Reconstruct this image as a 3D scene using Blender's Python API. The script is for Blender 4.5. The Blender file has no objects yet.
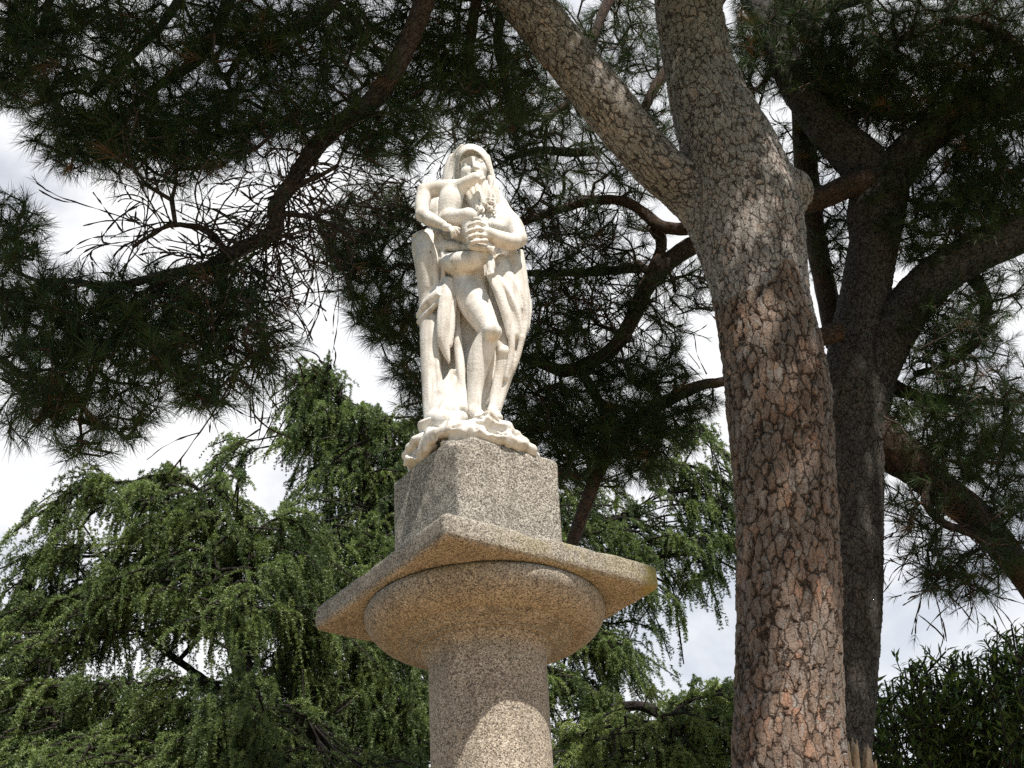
import bpy, math, random
import numpy as np
from mathutils import Vector, Matrix

# ------------------------------------------------------------------ camera
SC = bpy.context.scene
COL = SC.collection
FPX = 1600.0
PITCH = math.radians(31.2)
ROLL = math.radians(3.3)
CAM = np.array([0.0, 0.0, 1.6])
_f = np.array([0, math.cos(PITCH), math.sin(PITCH)])
_r0 = np.array([1.0, 0, 0]); _u0 = np.array([0, -math.sin(PITCH), math.cos(PITCH)])
C_R = _r0 * math.cos(ROLL) - _u0 * math.sin(ROLL)
C_U = _u0 * math.cos(ROLL) + _r0 * math.sin(ROLL)
C_F = _f
cam_d = bpy.data.cameras.new('camera'); cam_o = bpy.data.objects.new('camera', cam_d)
COL.objects.link(cam_o)
cam_d.sensor_width = 36.0; cam_d.lens = FPX / 1024 * 36.0
cam_d.clip_start = 0.05; cam_d.clip_end = 5000
m = Matrix.Identity(4)
for i in range(3):
    m[i][0] = C_R[i]; m[i][1] = C_U[i]; m[i][2] = -C_F[i]; m[i][3] = CAM[i]
cam_o.matrix_world = m
SC.camera = cam_o
SC.render.resolution_x, SC.render.resolution_y = 1024, 768

# ------------------------------------------------------------------ light
SUN_EL, SUN_AZ = math.radians(59), math.radians(28)      # azimuth: to the right of straight behind the camera
SUN = np.array([math.sin(SUN_AZ) * math.cos(SUN_EL), -math.cos(SUN_AZ) * math.cos(SUN_EL), math.sin(SUN_EL)])
w = bpy.data.worlds.new('World'); SC.world = w; w.use_nodes = True
nt = w.node_tree; nt.nodes.clear()
N = nt.nodes.new; Lk = nt.links.new
sky = N('ShaderNodeTexSky'); sky.sky_type = 'NISHITA'; sky.sun_disc = False
sky.sun_elevation = SUN_EL
sky.sun_rotation = math.atan2(SUN[0], SUN[1])
sky.air_density = 1.0; sky.dust_density = 1.5
tc = N('ShaderNodeTexCoord')
mp = N('ShaderNodeMapping'); mp.inputs['Scale'].default_value = (2.2, 2.2, 4.0)
mp.inputs['Location'].default_value = (0.62, 0.1, 0.25)
Lk(tc.outputs['Generated'], mp.inputs['Vector'])
nz = N('ShaderNodeTexNoise'); nz.inputs['Scale'].default_value = 1.7; nz.inputs['Detail'].default_value = 7
nz.inputs['Roughness'].default_value = 0.55; nz.inputs['Distortion'].default_value = 0.4
Lk(mp.outputs['Vector'], nz.inputs['Vector'])
rp = N('ShaderNodeValToRGB')
rp.color_ramp.elements[0].position = 0.36; rp.color_ramp.elements[0].color = (0.58, 0.58, 0.58, 1)
rp.color_ramp.elements[1].position = 0.5; rp.color_ramp.elements[1].color = (0.985, 0.985, 0.985, 1)
Lk(nz.outputs['Fac'], rp.inputs['Fac'])
nz2 = N('ShaderNodeTexNoise'); nz2.inputs['Scale'].default_value = 4.0; nz2.inputs['Detail'].default_value = 5
Lk(mp.outputs['Vector'], nz2.inputs['Vector'])
cl = N('ShaderNodeValToRGB')
cl.color_ramp.elements[0].position = 0.3; cl.color_ramp.elements[0].color = (7.2, 7.35, 7.65, 1)
cl.color_ramp.elements[1].position = 0.65; cl.color_ramp.elements[1].color = (8.5, 8.5, 8.5, 1)
Lk(nz2.outputs['Fac'], cl.inputs['Fac'])
mx = N('ShaderNodeMix'); mx.data_type = 'RGBA'
sp = N('ShaderNodeSeparateXYZ'); Lk(tc.outputs['Generated'], sp.inputs[0])          # a cloud bank ahead, clear sky overhead and behind
bank = N('ShaderNodeMapRange'); bank.interpolation_type = 'SMOOTHSTEP'
bank.inputs['From Min'].default_value = -0.1; bank.inputs['From Max'].default_value = 0.55
Lk(sp.outputs['Y'], bank.inputs['Value'])
bm = N('ShaderNodeMath'); bm.operation = 'MULTIPLY'; Lk(bank.outputs[0], bm.inputs[0]); Lk(rp.outputs['Color'], bm.inputs[1])
Lk(bm.outputs[0], mx.inputs['Factor']); Lk(sky.outputs['Color'], mx.inputs['A']); Lk(cl.outputs['Color'], mx.inputs['B'])
bg = N('ShaderNodeBackground'); bg.inputs['Strength'].default_value = 0.1
Lk(mx.outputs['Result'], bg.inputs['Color'])
wo = N('ShaderNodeOutputWorld'); Lk(bg.outputs['Background'], wo.inputs['Surface'])
sd = bpy.data.lights.new('sun', 'SUN'); sd.energy = 5.0; sd.angle = math.radians(0.53); sd.color = (1.0, 0.935, 0.85)
so = bpy.data.objects.new('sun', sd); COL.objects.link(so)
so.rotation_euler = Vector(SUN).to_track_quat('Z', 'Y').to_euler(); so.location = (5, -8, 20)
SC.view_settings.view_transform = 'Standard'; SC.view_settings.look = 'None'
SC.view_settings.exposure = 0.42; SC.view_settings.gamma = 1.0
SC.render.engine = 'CYCLES'
SC.cycles.max_bounces = 6; SC.cycles.diffuse_bounces = 3; SC.cycles.transmission_bounces = 4; SC.cycles.transparent_max_bounces = 4
SC.cycles.use_denoising = False

# ------------------------------------------------------------------ helpers
rng = np.random.default_rng(7)

def at(px, py, Y):
    d = C_F * FPX + C_R * (px - 512) + C_U * (384 - py)
    return CAM + d * ((Y - CAM[1]) / d[1])

def pix(P):
    q = np.asarray(P) - CAM
    z = q @ C_F
    z = np.where(np.abs(z) < 1e-6, 1e-6, z)
    return 512 + FPX * (q @ C_R) / z, 384 - FPX * (q @ C_U) / z, z

def nrm(a):
    return a / np.maximum(np.linalg.norm(a, axis=-1, keepdims=True), 1e-9)

def new_mesh(name, V, polys, mat, parent=None, smooth=True, loc=None, attrs=None):
    """polys: list of int arrays (n,k)."""
    V = np.asarray(V, dtype=np.float64)
    if loc is not None: V = V - np.asarray(loc)
    me = bpy.data.meshes.new(name)
    me.vertices.add(len(V)); me.vertices.foreach_set('co', V.astype(np.float32).ravel())
    li, ls, tot = [], [], 0
    for p in polys:
        if len(p) == 0: continue
        n, k = p.shape
        li.append(p.ravel()); ls.append(tot + np.arange(n) * k); tot += n * k
    li = np.concatenate(li).astype(np.int32); ls = np.concatenate(ls).astype(np.int32)
    me.loops.add(len(li)); me.loops.foreach_set('vertex_index', li)
    me.polygons.add(len(ls)); me.polygons.foreach_set('loop_start', ls)
    me.update(calc_edges=True)
    if smooth: me.polygons.foreach_set('use_smooth', np.ones(len(ls), dtype=bool))
    if attrs:
        for an, (typ, arr) in attrs.items():
            a = me.attributes.new(an, typ, 'POINT')
            a.data.foreach_set('vector' if typ == 'FLOAT_VECTOR' else 'value', np.asarray(arr, dtype=np.float32).ravel())
    me.materials.append(mat)
    o = bpy.data.objects.new(name, me); COL.objects.link(o)
    if loc is not None and parent is None: o.location = loc
    if parent is not None: o.parent = parent
    return o

def thing(name, label, cat, loc, group=None):
    o = bpy.data.objects.new(name, None); COL.objects.link(o)
    o.location = loc; o['label'] = label; o['category'] = cat; o.empty_display_size = 0.2
    if group: o['group'] = group
    return o

def catmull(P, n):
    P = np.asarray(P, float)
    Q = np.vstack([2 * P[0] - P[1], P, 2 * P[-1] - P[-2]])
    out = []
    for i in range(len(P) - 1):
        p0, p1, p2, p3 = Q[i], Q[i + 1], Q[i + 2], Q[i + 3]
        t = np.linspace(0, 1, n, endpoint=False)[:, None]
        out.append(0.5 * ((2 * p1) + (-p0 + p2) * t + (2 * p0 - 5 * p1 + 4 * p2 - p3) * t ** 2 + (-p0 + 3 * p1 - 3 * p2 + p3) * t ** 3))
    out.append(P[-1:])
    return np.vstack(out)

def frames(P):
    T = np.gradient(P, axis=0); T = nrm(T)
    n = np.cross(T[0], [0.3, 1, 0.2]); n /= np.linalg.norm(n)
    Ns = []
    for t in T:
        n = n - t * (n @ t); n /= np.linalg.norm(n); Ns.append(n)
    Ns = np.array(Ns); return T, Ns, np.cross(T, Ns)

class Acc:
    def __init__(self): self.v = []; self.q = []; self.t = []; self.n = 0; self.bk = []
    def add(self, V, quads=None, tris=None, bk=None):
        self.v.append(V)
        if quads is not None: self.q.append(quads + self.n)
        if tris is not None: self.t.append(tris + self.n)
        self.bk.append(bk if bk is not None else V)
        self.n += len(V)
    def build(self, name, mat, parent=None, loc=None, smooth=True, extra=None):
        polys = []
        if self.q: polys.append(np.vstack(self.q))
        if self.t: polys.append(np.vstack(self.t))
        at_ = {'bk': ('FLOAT_VECTOR', np.vstack(self.bk))}
        if extra: at_.update(extra)
        return new_mesh(name, np.vstack(self.v), polys, mat, parent, smooth, loc, at_)

def tube(acc, P, R, sides=8, wob=0.0, soff=0.0):
    P = np.asarray(P, float); R = np.asarray(R, float)
    T, A, B = frames(P)
    s = np.concatenate([[0], np.cumsum(np.linalg.norm(np.diff(P, axis=0), axis=1))]) + soff
    th = np.linspace(0, 2 * math.pi, sides, endpoint=False)
    n = len(P)
    rr = R[:, None] * np.ones(sides)[None, :]
    if wob: rr = rr * (1 + wob * np.sin(th[None, :] * 3 + s[:, None] * 2.1) * np.sin(s[:, None] * 5.3 + th[None, :]))
    ca, sa = np.cos(th)[None, :, None], np.sin(th)[None, :, None]
    V = P[:, None, :] + rr[:, :, None] * (A[:, None, :] * ca + B[:, None, :] * sa)
    bk = np.stack([rr * np.cos(th)[None, :], rr * np.sin(th)[None, :], np.repeat(s[:, None], sides, 1)], -1)
    i = np.arange(n - 1)[:, None] * sides; j = np.arange(sides)[None, :]; j2 = (j + 1) % sides
    q = np.stack([i + j, i + j2, i + sides + j2, i + sides + j], -1).reshape(-1, 4)
    V = V.reshape(-1, 3); bk = bk.reshape(-1, 3)
    tr = np.stack([np.full(sides, n * sides), (n - 1) * sides + np.arange(sides), (n - 1) * sides + (np.arange(sides) + 1) % sides], -1)
    V = np.vstack([V, P[-1:] + T[-1:] * R[-1] * 0.5]); bk = np.vstack([bk, [[0, 0, s[-1]]]])
    acc.add(V, q, tr, bk)

# ---- signed distance sculpting with a surface-nets mesher
class Sdf:
    def __init__(self, lo, hi, h):
        self.lo = np.asarray(lo, float); self.h = h
        self.n = np.ceil((np.asarray(hi) - self.lo) / h).astype(int) + 1
        self.F = np.full(self.n, 1.0, np.float32)
    def reg(self, lo, hi):
        a = np.clip(np.floor((lo - self.lo) / self.h).astype(int), 0, self.n)
        b = np.clip(np.ceil((hi - self.lo) / self.h).astype(int) + 1, 0, self.n)
        if np.any(b <= a): return None, None
        sl = tuple(slice(a[i], b[i]) for i in range(3))
        g = np.meshgrid(*[self.lo[i] + self.h * np.arange(a[i], b[i]) for i in range(3)], indexing='ij')
        return sl, np.stack(g, -1)
    def mix(self, sl, d, k, sub):
        a = self.F[sl]
        if sub: d = -d; s = -1.0
        else: s = 1.0
        hh = np.maximum(k - np.abs(a - d), 0) / max(k, 1e-6)
        self.F[sl] = (np.minimum(a, d) - hh * hh * k / 4) if not sub else (np.maximum(a, d) + hh * hh * k / 4)
    def cap(self, a, b, ra, rb=None, k=0.02, sub=False):
        rb = ra if rb is None else rb
        a = np.asarray(a, float); b = np.asarray(b, float)
        pad = max(ra, rb) + k + 3 * self.h
        sl, X = self.reg(np.minimum(a, b) - pad, np.maximum(a, b) + pad)
        if sl is None: return
        ab = b - a; L = max(ab @ ab, 1e-12)
        t = np.clip(((X - a) @ ab) / L, 0, 1)
        d = np.linalg.norm(X - a - t[..., None] * ab, axis=-1) - (ra + (rb - ra) * t)
        self.mix(sl, d, k, sub)
    def chain(self, pts, rs, k=0.02, sub=False, n=4):
        P = np.asarray(pts, float); r = np.asarray(rs, float) * np.ones(len(P))
        if len(P) > 2:
            Q = catmull(np.hstack([P, r[:, None]]), n); P, r = Q[:, :3], Q[:, 3]
        pad = r.max() + k + 3 * self.h
        sl, X = self.reg(P.min(0) - pad, P.max(0) + pad)
        if sl is None: return
        D = None
        for i in range(len(P) - 1):
            a, b = P[i], P[i + 1]; ab = b - a; L = max(ab @ ab, 1e-12)
            t = np.clip(((X - a) @ ab) / L, 0, 1)
            d = np.linalg.norm(X - a - t[..., None] * ab, axis=-1) - (r[i] + (r[i + 1] - r[i]) * t)
            D = d if D is None else np.minimum(D, d)
        self.mix(sl, D, k, sub)
    def ell(self, c, r, k=0.02, sub=False, axes=None):
        c = np.asarray(c, float); r = np.asarray(r, float)
        pad = r.max() + k + 3 * self.h
        sl, X = self.reg(c - pad, c + pad)
        if sl is None: return
        Y = X - c
        if axes is not None: Y = Y @ np.asarray(axes).T
        k0 = np.linalg.norm(Y / r, axis=-1); k1 = np.linalg.norm(Y / (r * r), axis=-1)
        self.mix(sl, k0 * (k0 - 1) / np.maximum(k1, 1e-6), k, sub)
    def warp(self, fn):
        sl, X = self.reg(self.lo, self.lo + self.h * (self.n - 1))
        self.F[sl] += fn(X[..., 0], X[..., 1], X[..., 2]).astype(np.float32)
    def ecyl(self, c, axes, rx, rz, y0, k=0.006):
        """cut an elliptical opening forward of y0 (axes rows: x, forward, z)."""
        sl, X = self.reg(np.asarray(c) - .3, np.asarray(c) + .3)
        Y = (X - c) @ np.asarray(axes).T
        q = np.sqrt((Y[..., 0] / rx) ** 2 + (Y[..., 2] / rz) ** 2)
        self.mix(sl, np.maximum((q - 1) * min(rx, rz), y0 - Y[..., 1]), k, True)
    def mesh(self):
        F = self.F; s = F < 0
        n = np.array(F.shape) - 1
        cnt8 = np.zeros(n, np.int8)
        off = [(i, j, k) for i in (0, 1) for j in (0, 1) for k in (0, 1)]
        S = lambda A, o: A[o[0]:o[0] + n[0], o[1]:o[1] + n[1], o[2]:o[2] + n[2]]
        for o in off: cnt8 += S(s, o)
        cell = np.argwhere((cnt8 > 0) & (cnt8 < 8))
        idx = np.full(n, -1, np.int64); idx[tuple(cell.T)] = np.arange(len(cell))
        acc = np.zeros((len(cell), 3)); c = np.zeros(len(cell))
        for o in off:
            for ax in range(3):
                if o[ax]: continue
                p = list(o); p[ax] = 1
                fa = F[tuple((cell + o).T)]; fb = F[tuple((cell + p).T)]
                mk = (fa < 0) != (fb < 0)
                t = np.where(mk, fa / np.where(fa == fb, 1, fa - fb), 0)
                pos = np.tile(np.array(o, float), (len(cell), 1)); pos[:, ax] = t
                acc += pos * mk[:, None]; c += mk
        V = self.lo + self.h * (cell + acc / c[:, None])
        quads = []
        for ax in range(3):
            u, v = (ax + 1) % 3, (ax + 2) % 3
            a = [slice(None)] * 3; b = [slice(None)] * 3
            a[ax] = slice(0, -1); b[ax] = slice(1, None)
            e = s[tuple(a)] != s[tuple(b)]
            E = np.argwhere(e)
            E = E[(E[:, u] > 0) & (E[:, v] > 0) & (E[:, u] < n[u]) & (E[:, v] < n[v])]
            flip = s[tuple(a)][tuple(E.T)]
            def cid(du, dv):
                q = E.copy(); q[:, u] -= du; q[:, v] -= dv
                return idx[tuple(q.T)]
            q = np.stack([cid(1, 1), cid(0, 1), cid(0, 0), cid(1, 0)], -1)
            q[~flip] = q[~flip][:, ::-1]
            quads.append(q)
        return V, np.vstack(quads)

# ------------------------------------------------------------------ materials
def mat(name):
    m = bpy.data.materials.new(name); m.use_nodes = True
    t = m.node_tree; t.nodes.clear()
    out = t.nodes.new('ShaderNodeOutputMaterial'); b = t.nodes.new('ShaderNodeBsdfPrincipled')
    t.links.new(b.outputs[0], out.inputs['Surface'])
    return m, t, b, out

def nd(t, typ, **kw):
    n = t.nodes.new(typ)
    for k, v in kw.items():
        if k.startswith('i_'): n.inputs[k[2:].replace('_', ' ')].default_value = v
        else: setattr(n, k, v)
    return n

def ramp(t, src, stops):
    r = t.nodes.new('ShaderNodeValToRGB')
    e = r.color_ramp.elements
    while len(e) < len(stops): e.new(0.5)
    for x, (p, c) in zip(e, stops):
        x.position = p; x.color = (c[0], c[1], c[2], 1) if hasattr(c, '__len__') else (c, c, c, 1)
    t.links.new(src, r.inputs['Fac']); return r.outputs['Color']

def mixc(t, f, a, b, mode='MIX'):
    n = t.nodes.new('ShaderNodeMix'); n.data_type = 'RGBA'; n.blend_type = mode
    for nm, v in (('Factor', f), ('A', a), ('B', b)):
        if isinstance(v, bpy.types.NodeSocket): t.links.new(v, n.inputs[nm])
        elif nm == 'Factor': n.inputs[nm].default_value = v
        else: n.inputs[nm].default_value = (*v, 1) if hasattr(v, '__len__') else (v, v, v, 1)
    return n.outputs['Result']

def math_(t, op, a, b=0.0, c=None):
    n = t.nodes.new('ShaderNodeMath'); n.operation = op
    for i, v in enumerate((a, b) if c is None else (a, b, c)):
        if isinstance(v, bpy.types.NodeSocket): t.links.new(v, n.inputs[i])
        else: n.inputs[i].default_value = v
    return n.outputs[0]

def bark_material(name, plate, crack, tint, scale, zs, disp, flake=1.0):
    m, t, b, out = mat(name)
    a = nd(t, 'ShaderNodeAttribute', attribute_name='bk'); V = a.outputs['Vector']
    n0 = nd(t, 'ShaderNodeTexNoise', i_Scale=scale * .45, i_Detail=6.0, i_Roughness=0.6); t.links.new(V, n0.inputs['Vector'])
    warp = nd(t, 'ShaderNodeVectorMath', operation='MULTIPLY_ADD')
    t.links.new(n0.outputs['Color'], warp.inputs[0]); warp.inputs[1].default_value = (1.7 / scale, 1.7 / scale, 3.6 / scale); t.links.new(V, warp.inputs[2])
    mp = nd(t, 'ShaderNodeMapping'); mp.inputs['Scale'].default_value = (scale, scale, scale * zs)
    t.links.new(warp.outputs[0], mp.inputs['Vector'])
    def vor(feat, sc):
        v = nd(t, 'ShaderNodeTexVoronoi', feature=feat, i_Scale=sc); t.links.new(mp.outputs[0], v.inputs['Vector']); return v
    v1 = vor('DISTANCE_TO_EDGE', 1.0); c1 = vor('F1', 1.0); v2 = vor('DISTANCE_TO_EDGE', 2.1); c2 = vor('F1', 2.1)
    fn = nd(t, 'ShaderNodeTexNoise', i_Scale=70.0, i_Detail=6.0, i_Roughness=0.7); t.links.new(V, fn.inputs['Vector'])
    mid = nd(t, 'ShaderNodeTexNoise', i_Scale=scale * .6, i_Detail=3.0); t.links.new(V, mid.inputs['Vector'])
    big = nd(t, 'ShaderNodeTexNoise', i_Scale=2.2, i_Detail=5.0); t.links.new(V, big.inputs['Vector'])
    # crack width varies from a hair line to a deep furrow
    wd = math_(t, 'MULTIPLY_ADD', mid.outputs['Fac'], 0.34, -0.085)
    rough_ = math_(t, 'MULTIPLY_ADD', fn.outputs['Fac'], 0.07, -0.035)
    def edge(v, k):
        q = math_(t, 'DIVIDE', math_(t, 'ADD', v.outputs['Distance'], rough_), math_(t, 'MAXIMUM', math_(t, 'MULTIPLY', wd, k), 0.012))
        return ramp(t, q, [(0.05, 0.0), (1.0, 1.0)])
    e1 = edge(v1, 1.0); e2 = edge(v2, 0.8)
    s1 = nd(t, 'ShaderNodeSeparateColor'); t.links.new(c1.outputs['Color'], s1.inputs[0])
    s2 = nd(t, 'ShaderNodeSeparateColor'); t.links.new(c2.outputs['Color'], s2.inputs[0])
    g = sum(plate) / 3
    pc = ramp(t, s1.outputs[0], [(0.0, tuple(x * 0.5 for x in plate)), (0.35, tuple(x * .8 for x in plate)), (0.7, plate), (1.0, (plate[0] * 1.15, plate[1] * .92, plate[2] * .82))])
    pc = mixc(t, math_(t, 'MULTIPLY', s2.outputs[1], 0.8), pc, tint)
    pc = mixc(t, ramp(t, s2.outputs[2], [(0.72, 0.0), (0.9, 0.6)]), pc, (g * 1.35, g * 1.3, g * 1.22))
    pc = mixc(t, ramp(t, big.outputs['Fac'], [(0.38, 0.0), (0.68, 0.55)]), pc, (g * .62, g * .6, g * .56))
    pc = mixc(t, 0.9, pc, ramp(t, fn.outputs['Fac'], [(0.25, 0.5), (0.75, 1.4)]), 'MULTIPLY')
    h = math_(t, 'MULTIPLY', e1, math_(t, 'MULTIPLY_ADD', s1.outputs[1], 0.7, 0.5))
    h = math_(t, 'ADD', h, math_(t, 'MULTIPLY', math_(t, 'MULTIPLY', e2, math_(t, 'MULTIPLY_ADD', s2.outputs[0], 0.7, 0.2)), 0.55 * flake))
    h = math_(t, 'ADD', h, math_(t, 'MULTIPLY', fn.outputs['Fac'], 0.5))
    cm = math_(t, 'MULTIPLY', e1, math_(t, 'MULTIPLY_ADD', e2, 0.45, 0.55))
    t.links.new(mixc(t, cm, crack, pc), b.inputs['Base Color'])
    b.inputs['Roughness'].default_value = 0.88; b.inputs['Specular IOR Level'].default_value = 0.25
    d = nd(t, 'ShaderNodeDisplacement'); d.inputs['Scale'].default_value = disp; d.inputs['Midlevel'].default_value = 0.6
    t.links.new(h, d.inputs['Height']); t.links.new(d.outputs[0], out.inputs['Displacement'])
    m.displacement_method = 'BOTH'
    return m

def granite_material(name, base, dark, light, scale, lichen=0.0, stain=0.35):
    m, t, b, out = mat(name)
    tcn = nd(t, 'ShaderNodeTexCoord'); V = tcn.outputs['Object']
    v = nd(t, 'ShaderNodeTexVoronoi', feature='F1', i_Scale=scale); t.links.new(V, v.inputs['Vector'])
    v2 = nd(t, 'ShaderNodeTexVoronoi', feature='F1', i_Scale=scale * 2.2); t.links.new(V, v2.inputs['Vector'])
    s = nd(t, 'ShaderNodeSeparateColor'); t.links.new(v.outputs['Color'], s.inputs[0])
    s2 = nd(t, 'ShaderNodeSeparateColor'); t.links.new(v2.outputs['Color'], s2.inputs[0])
    c = ramp(t, s.outputs[0], [(0.0, dark), (0.13, dark), (0.28, tuple(x * .55 for x in base)), (0.42, base), (0.64, base), (0.86, light), (1.0, light)])
    c2 = ramp(t, s2.outputs[0], [(0.0, dark), (0.25, base), (0.75, base), (1.0, light)])
    c = mixc(t, 0.28, c, c2)
    big = nd(t, 'ShaderNodeTexNoise', i_Scale=3.5, i_Detail=7.0, i_Roughness=0.6); t.links.new(V, big.inputs['Vector'])
    c = mixc(t, ramp(t, big.outputs['Fac'], [(0.4, 0.0), (0.72, stain)]), c, (0.11, 0.095, 0.075))
    smp = nd(t, 'ShaderNodeMapping'); smp.inputs['Scale'].default_value = (13, 13, 1.3); t.links.new(V, smp.inputs['Vector'])
    sn = nd(t, 'ShaderNodeTexNoise', i_Scale=1.0, i_Detail=6.0, i_Roughness=0.6); t.links.new(smp.outputs[0], sn.inputs['Vector'])
    c = mixc(t, ramp(t, sn.outputs['Fac'], [(0.5, 0.0), (0.72, 0.5)]), c, (0.13, 0.115, 0.095))
    if lichen:
        ln = nd(t, 'ShaderNodeTexNoise', i_Scale=7.0, i_Detail=6.0); t.links.new(V, ln.inputs['Vector'])
        at_ = nd(t, 'ShaderNodeAttribute', attribute_name='lich')
        k = math_(t, 'MULTIPLY', ramp(t, ln.outputs['Fac'], [(0.42, 0.0), (0.56, 1.0)]), at_.outputs['Fac'])
        c = mixc(t, math_(t, 'MULTIPLY', k, 0.75), c, (0.30, 0.25, 0.05))
    t.links.new(c, b.inputs['Base Color'])
    b.inputs['Roughness'].default_value = 0.9; b.inputs['Specular IOR Level'].default_value = 0.2
    bn = nd(t, 'ShaderNodeTexNoise', i_Scale=scale * 1.1, i_Detail=4.0); t.links.new(V, bn.inputs['Vector'])
    hh = math_(t, 'ADD', bn.outputs['Fac'], math_(t, 'MULTIPLY', s.outputs[1], 0.6))
    bp = nd(t, 'ShaderNodeBump'); bp.inputs['Strength'].default_value = 0.75; bp.inputs['Distance'].default_value = 0.006
    t.links.new(hh, bp.inputs['Height']); t.links.new(bp.outputs[0], b.inputs['Normal'])
    return m

def leaf_material(name, c_dark, c_light, trans=0.25, rough=0.55):
    m, t, b, out = mat(name)
    a = nd(t, 'ShaderNodeAttribute', attribute_name='tint')
    c = mixc(t, math_(t, 'MINIMUM', a.outputs['Fac'], 1.0), c_dark, c_light)
    c = mixc(t, math_(t, 'GREATER_THAN', a.outputs['Fac'], 1.2), c, (0.17, 0.095, 0.045))      # dead needles
    t.links.new(c, b.inputs['Base Color']); b.inputs['Roughness'].default_value = rough
    b.inputs['Specular IOR Level'].default_value = 0.3
    tr = nd(t, 'ShaderNodeBsdfTranslucent'); t.links.new(mixc(t, 1.0, c, (1.0, 1.1, 0.5), 'MULTIPLY'), tr.inputs['Color'])
    ms = nd(t, 'ShaderNodeMixShader'); ms.inputs[0].default_value = trans
    t.links.new(b.outputs[0], ms.inputs[1]); t.links.new(tr.outputs[0], ms.inputs[2]); t.links.new(ms.outputs[0], out.inputs['Surface'])
    return m

M_BARK1 = bark_material('pine_bark', (0.33, 0.22, 0.155), (0.042, 0.029, 0.021), (0.28, 0.225, 0.19), 19.0, 0.36, 0.021)
M_BARK1F = bark_material('fine_pine_bark', (0.47, 0.405, 0.36), (0.06, 0.05, 0.044), (0.43, 0.40, 0.375), 24.0, 0.48, 0.014)
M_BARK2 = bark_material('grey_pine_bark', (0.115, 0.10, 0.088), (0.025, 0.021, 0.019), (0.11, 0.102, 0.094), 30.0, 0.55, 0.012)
M_LIMB = bark_material('limb_bark', (0.12, 0.075, 0.052), (0.03, 0.02, 0.015), (0.10, 0.075, 0.06), 34.0, 0.6, 0.006)
M_CBARK = bark_material('cedar_bark', (0.045, 0.036, 0.03), (0.015, 0.012, 0.011), (0.042, 0.036, 0.032), 24.0, 0.6, 0.008)
M_GRAN = granite_material('granite', (0.40, 0.34, 0.265), (0.035, 0.03, 0.027), (0.74, 0.68, 0.57), 185.0)
M_GRANA = granite_material('weathered_granite', (0.37, 0.335, 0.28), (0.04, 0.032, 0.026), (0.64, 0.585, 0.495), 185.0, lichen=1.0)
M_GRANP = granite_material('grey_granite', (0.36, 0.325, 0.275), (0.02, 0.018, 0.018), (0.74, 0.69, 0.61), 170.0, stain=0.25)
M_NEEDLE = leaf_material('pine_needles', (0.016, 0.032, 0.013), (0.068, 0.115, 0.034), 0.18)
M_CEDAR = leaf_material('cedar_needles', (0.030, 0.060, 0.028), (0.265, 0.345, 0.135), 0.28, 0.45)
M_FEATHER = leaf_material('feathery_conifer_needles', (0.06, 0.105, 0.045), (0.38, 0.46, 0.18), 0.28, 0.45)  # bright green, lightened further in colour to offset the canopy's shade
M_SHRUB = leaf_material('laurel_leaves', (0.04, 0.08, 0.028), (0.16, 0.24, 0.085), 0.32, 0.34)

def marble_material():
    m, t, b, out = mat('pale_statue_stone')
    tcn = nd(t, 'ShaderNodeTexCoord'); V = tcn.outputs['Object']
    n1 = nd(t, 'ShaderNodeTexNoise', i_Scale=9.0, i_Detail=8.0, i_Roughness=0.65); t.links.new(V, n1.inputs['Vector'])
    mpv = nd(t, 'ShaderNodeMapping'); mpv.inputs['Scale'].default_value = (22, 22, 3.0); t.links.new(V, mpv.inputs['Vector'])
    n2 = nd(t, 'ShaderNodeTexNoise', i_Scale=1.0, i_Detail=6.0, i_Roughness=0.6); t.links.new(mpv.outputs[0], n2.inputs['Vector'])
    n3 = nd(t, 'ShaderNodeTexNoise', i_Scale=130.0, i_Detail=3.0); t.links.new(V, n3.inputs['Vector'])
    c = ramp(t, n1.outputs['Fac'], [(0.3, (0.64, 0.58, 0.50)), (0.5, (0.78, 0.745, 0.69)), (0.7, (0.83, 0.80, 0.755))])
    c = mixc(t, ramp(t, n2.outputs['Fac'], [(0.50, 0.0), (0.72, 0.72)]), c, (0.33, 0.285, 0.225))
    c = mixc(t, ramp(t, n3.outputs['Fac'], [(0.60, 0.0), (0.74, 0.55)]), c, (0.30, 0.26, 0.20))
    n4 = nd(t, 'ShaderNodeTexNoise', i_Scale=5.0, i_Detail=7.0, i_Roughness=0.7); t.links.new(V, n4.inputs['Vector'])
    c = mixc(t, ramp(t, n4.outputs['Fac'], [(0.54, 0.0), (0.70, 0.55)]), c, (0.42, 0.36, 0.27))
    t.links.new(c, b.inputs['Base Color']); b.inputs['Roughness'].default_value = 0.75
    b.inputs['Specular IOR Level'].default_value = 0.3
    bp = nd(t, 'ShaderNodeBump'); bp.inputs['Strength'].default_value = 0.5; bp.inputs['Distance'].default_value = 0.004
    t.links.new(math_(t, 'ADD', n3.outputs['Fac'], n1.outputs['Fac']), bp.inputs['Height']); t.links.new(bp.outputs[0], b.inputs['Normal'])
    return m
M_MARBLE = marble_material()

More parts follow.
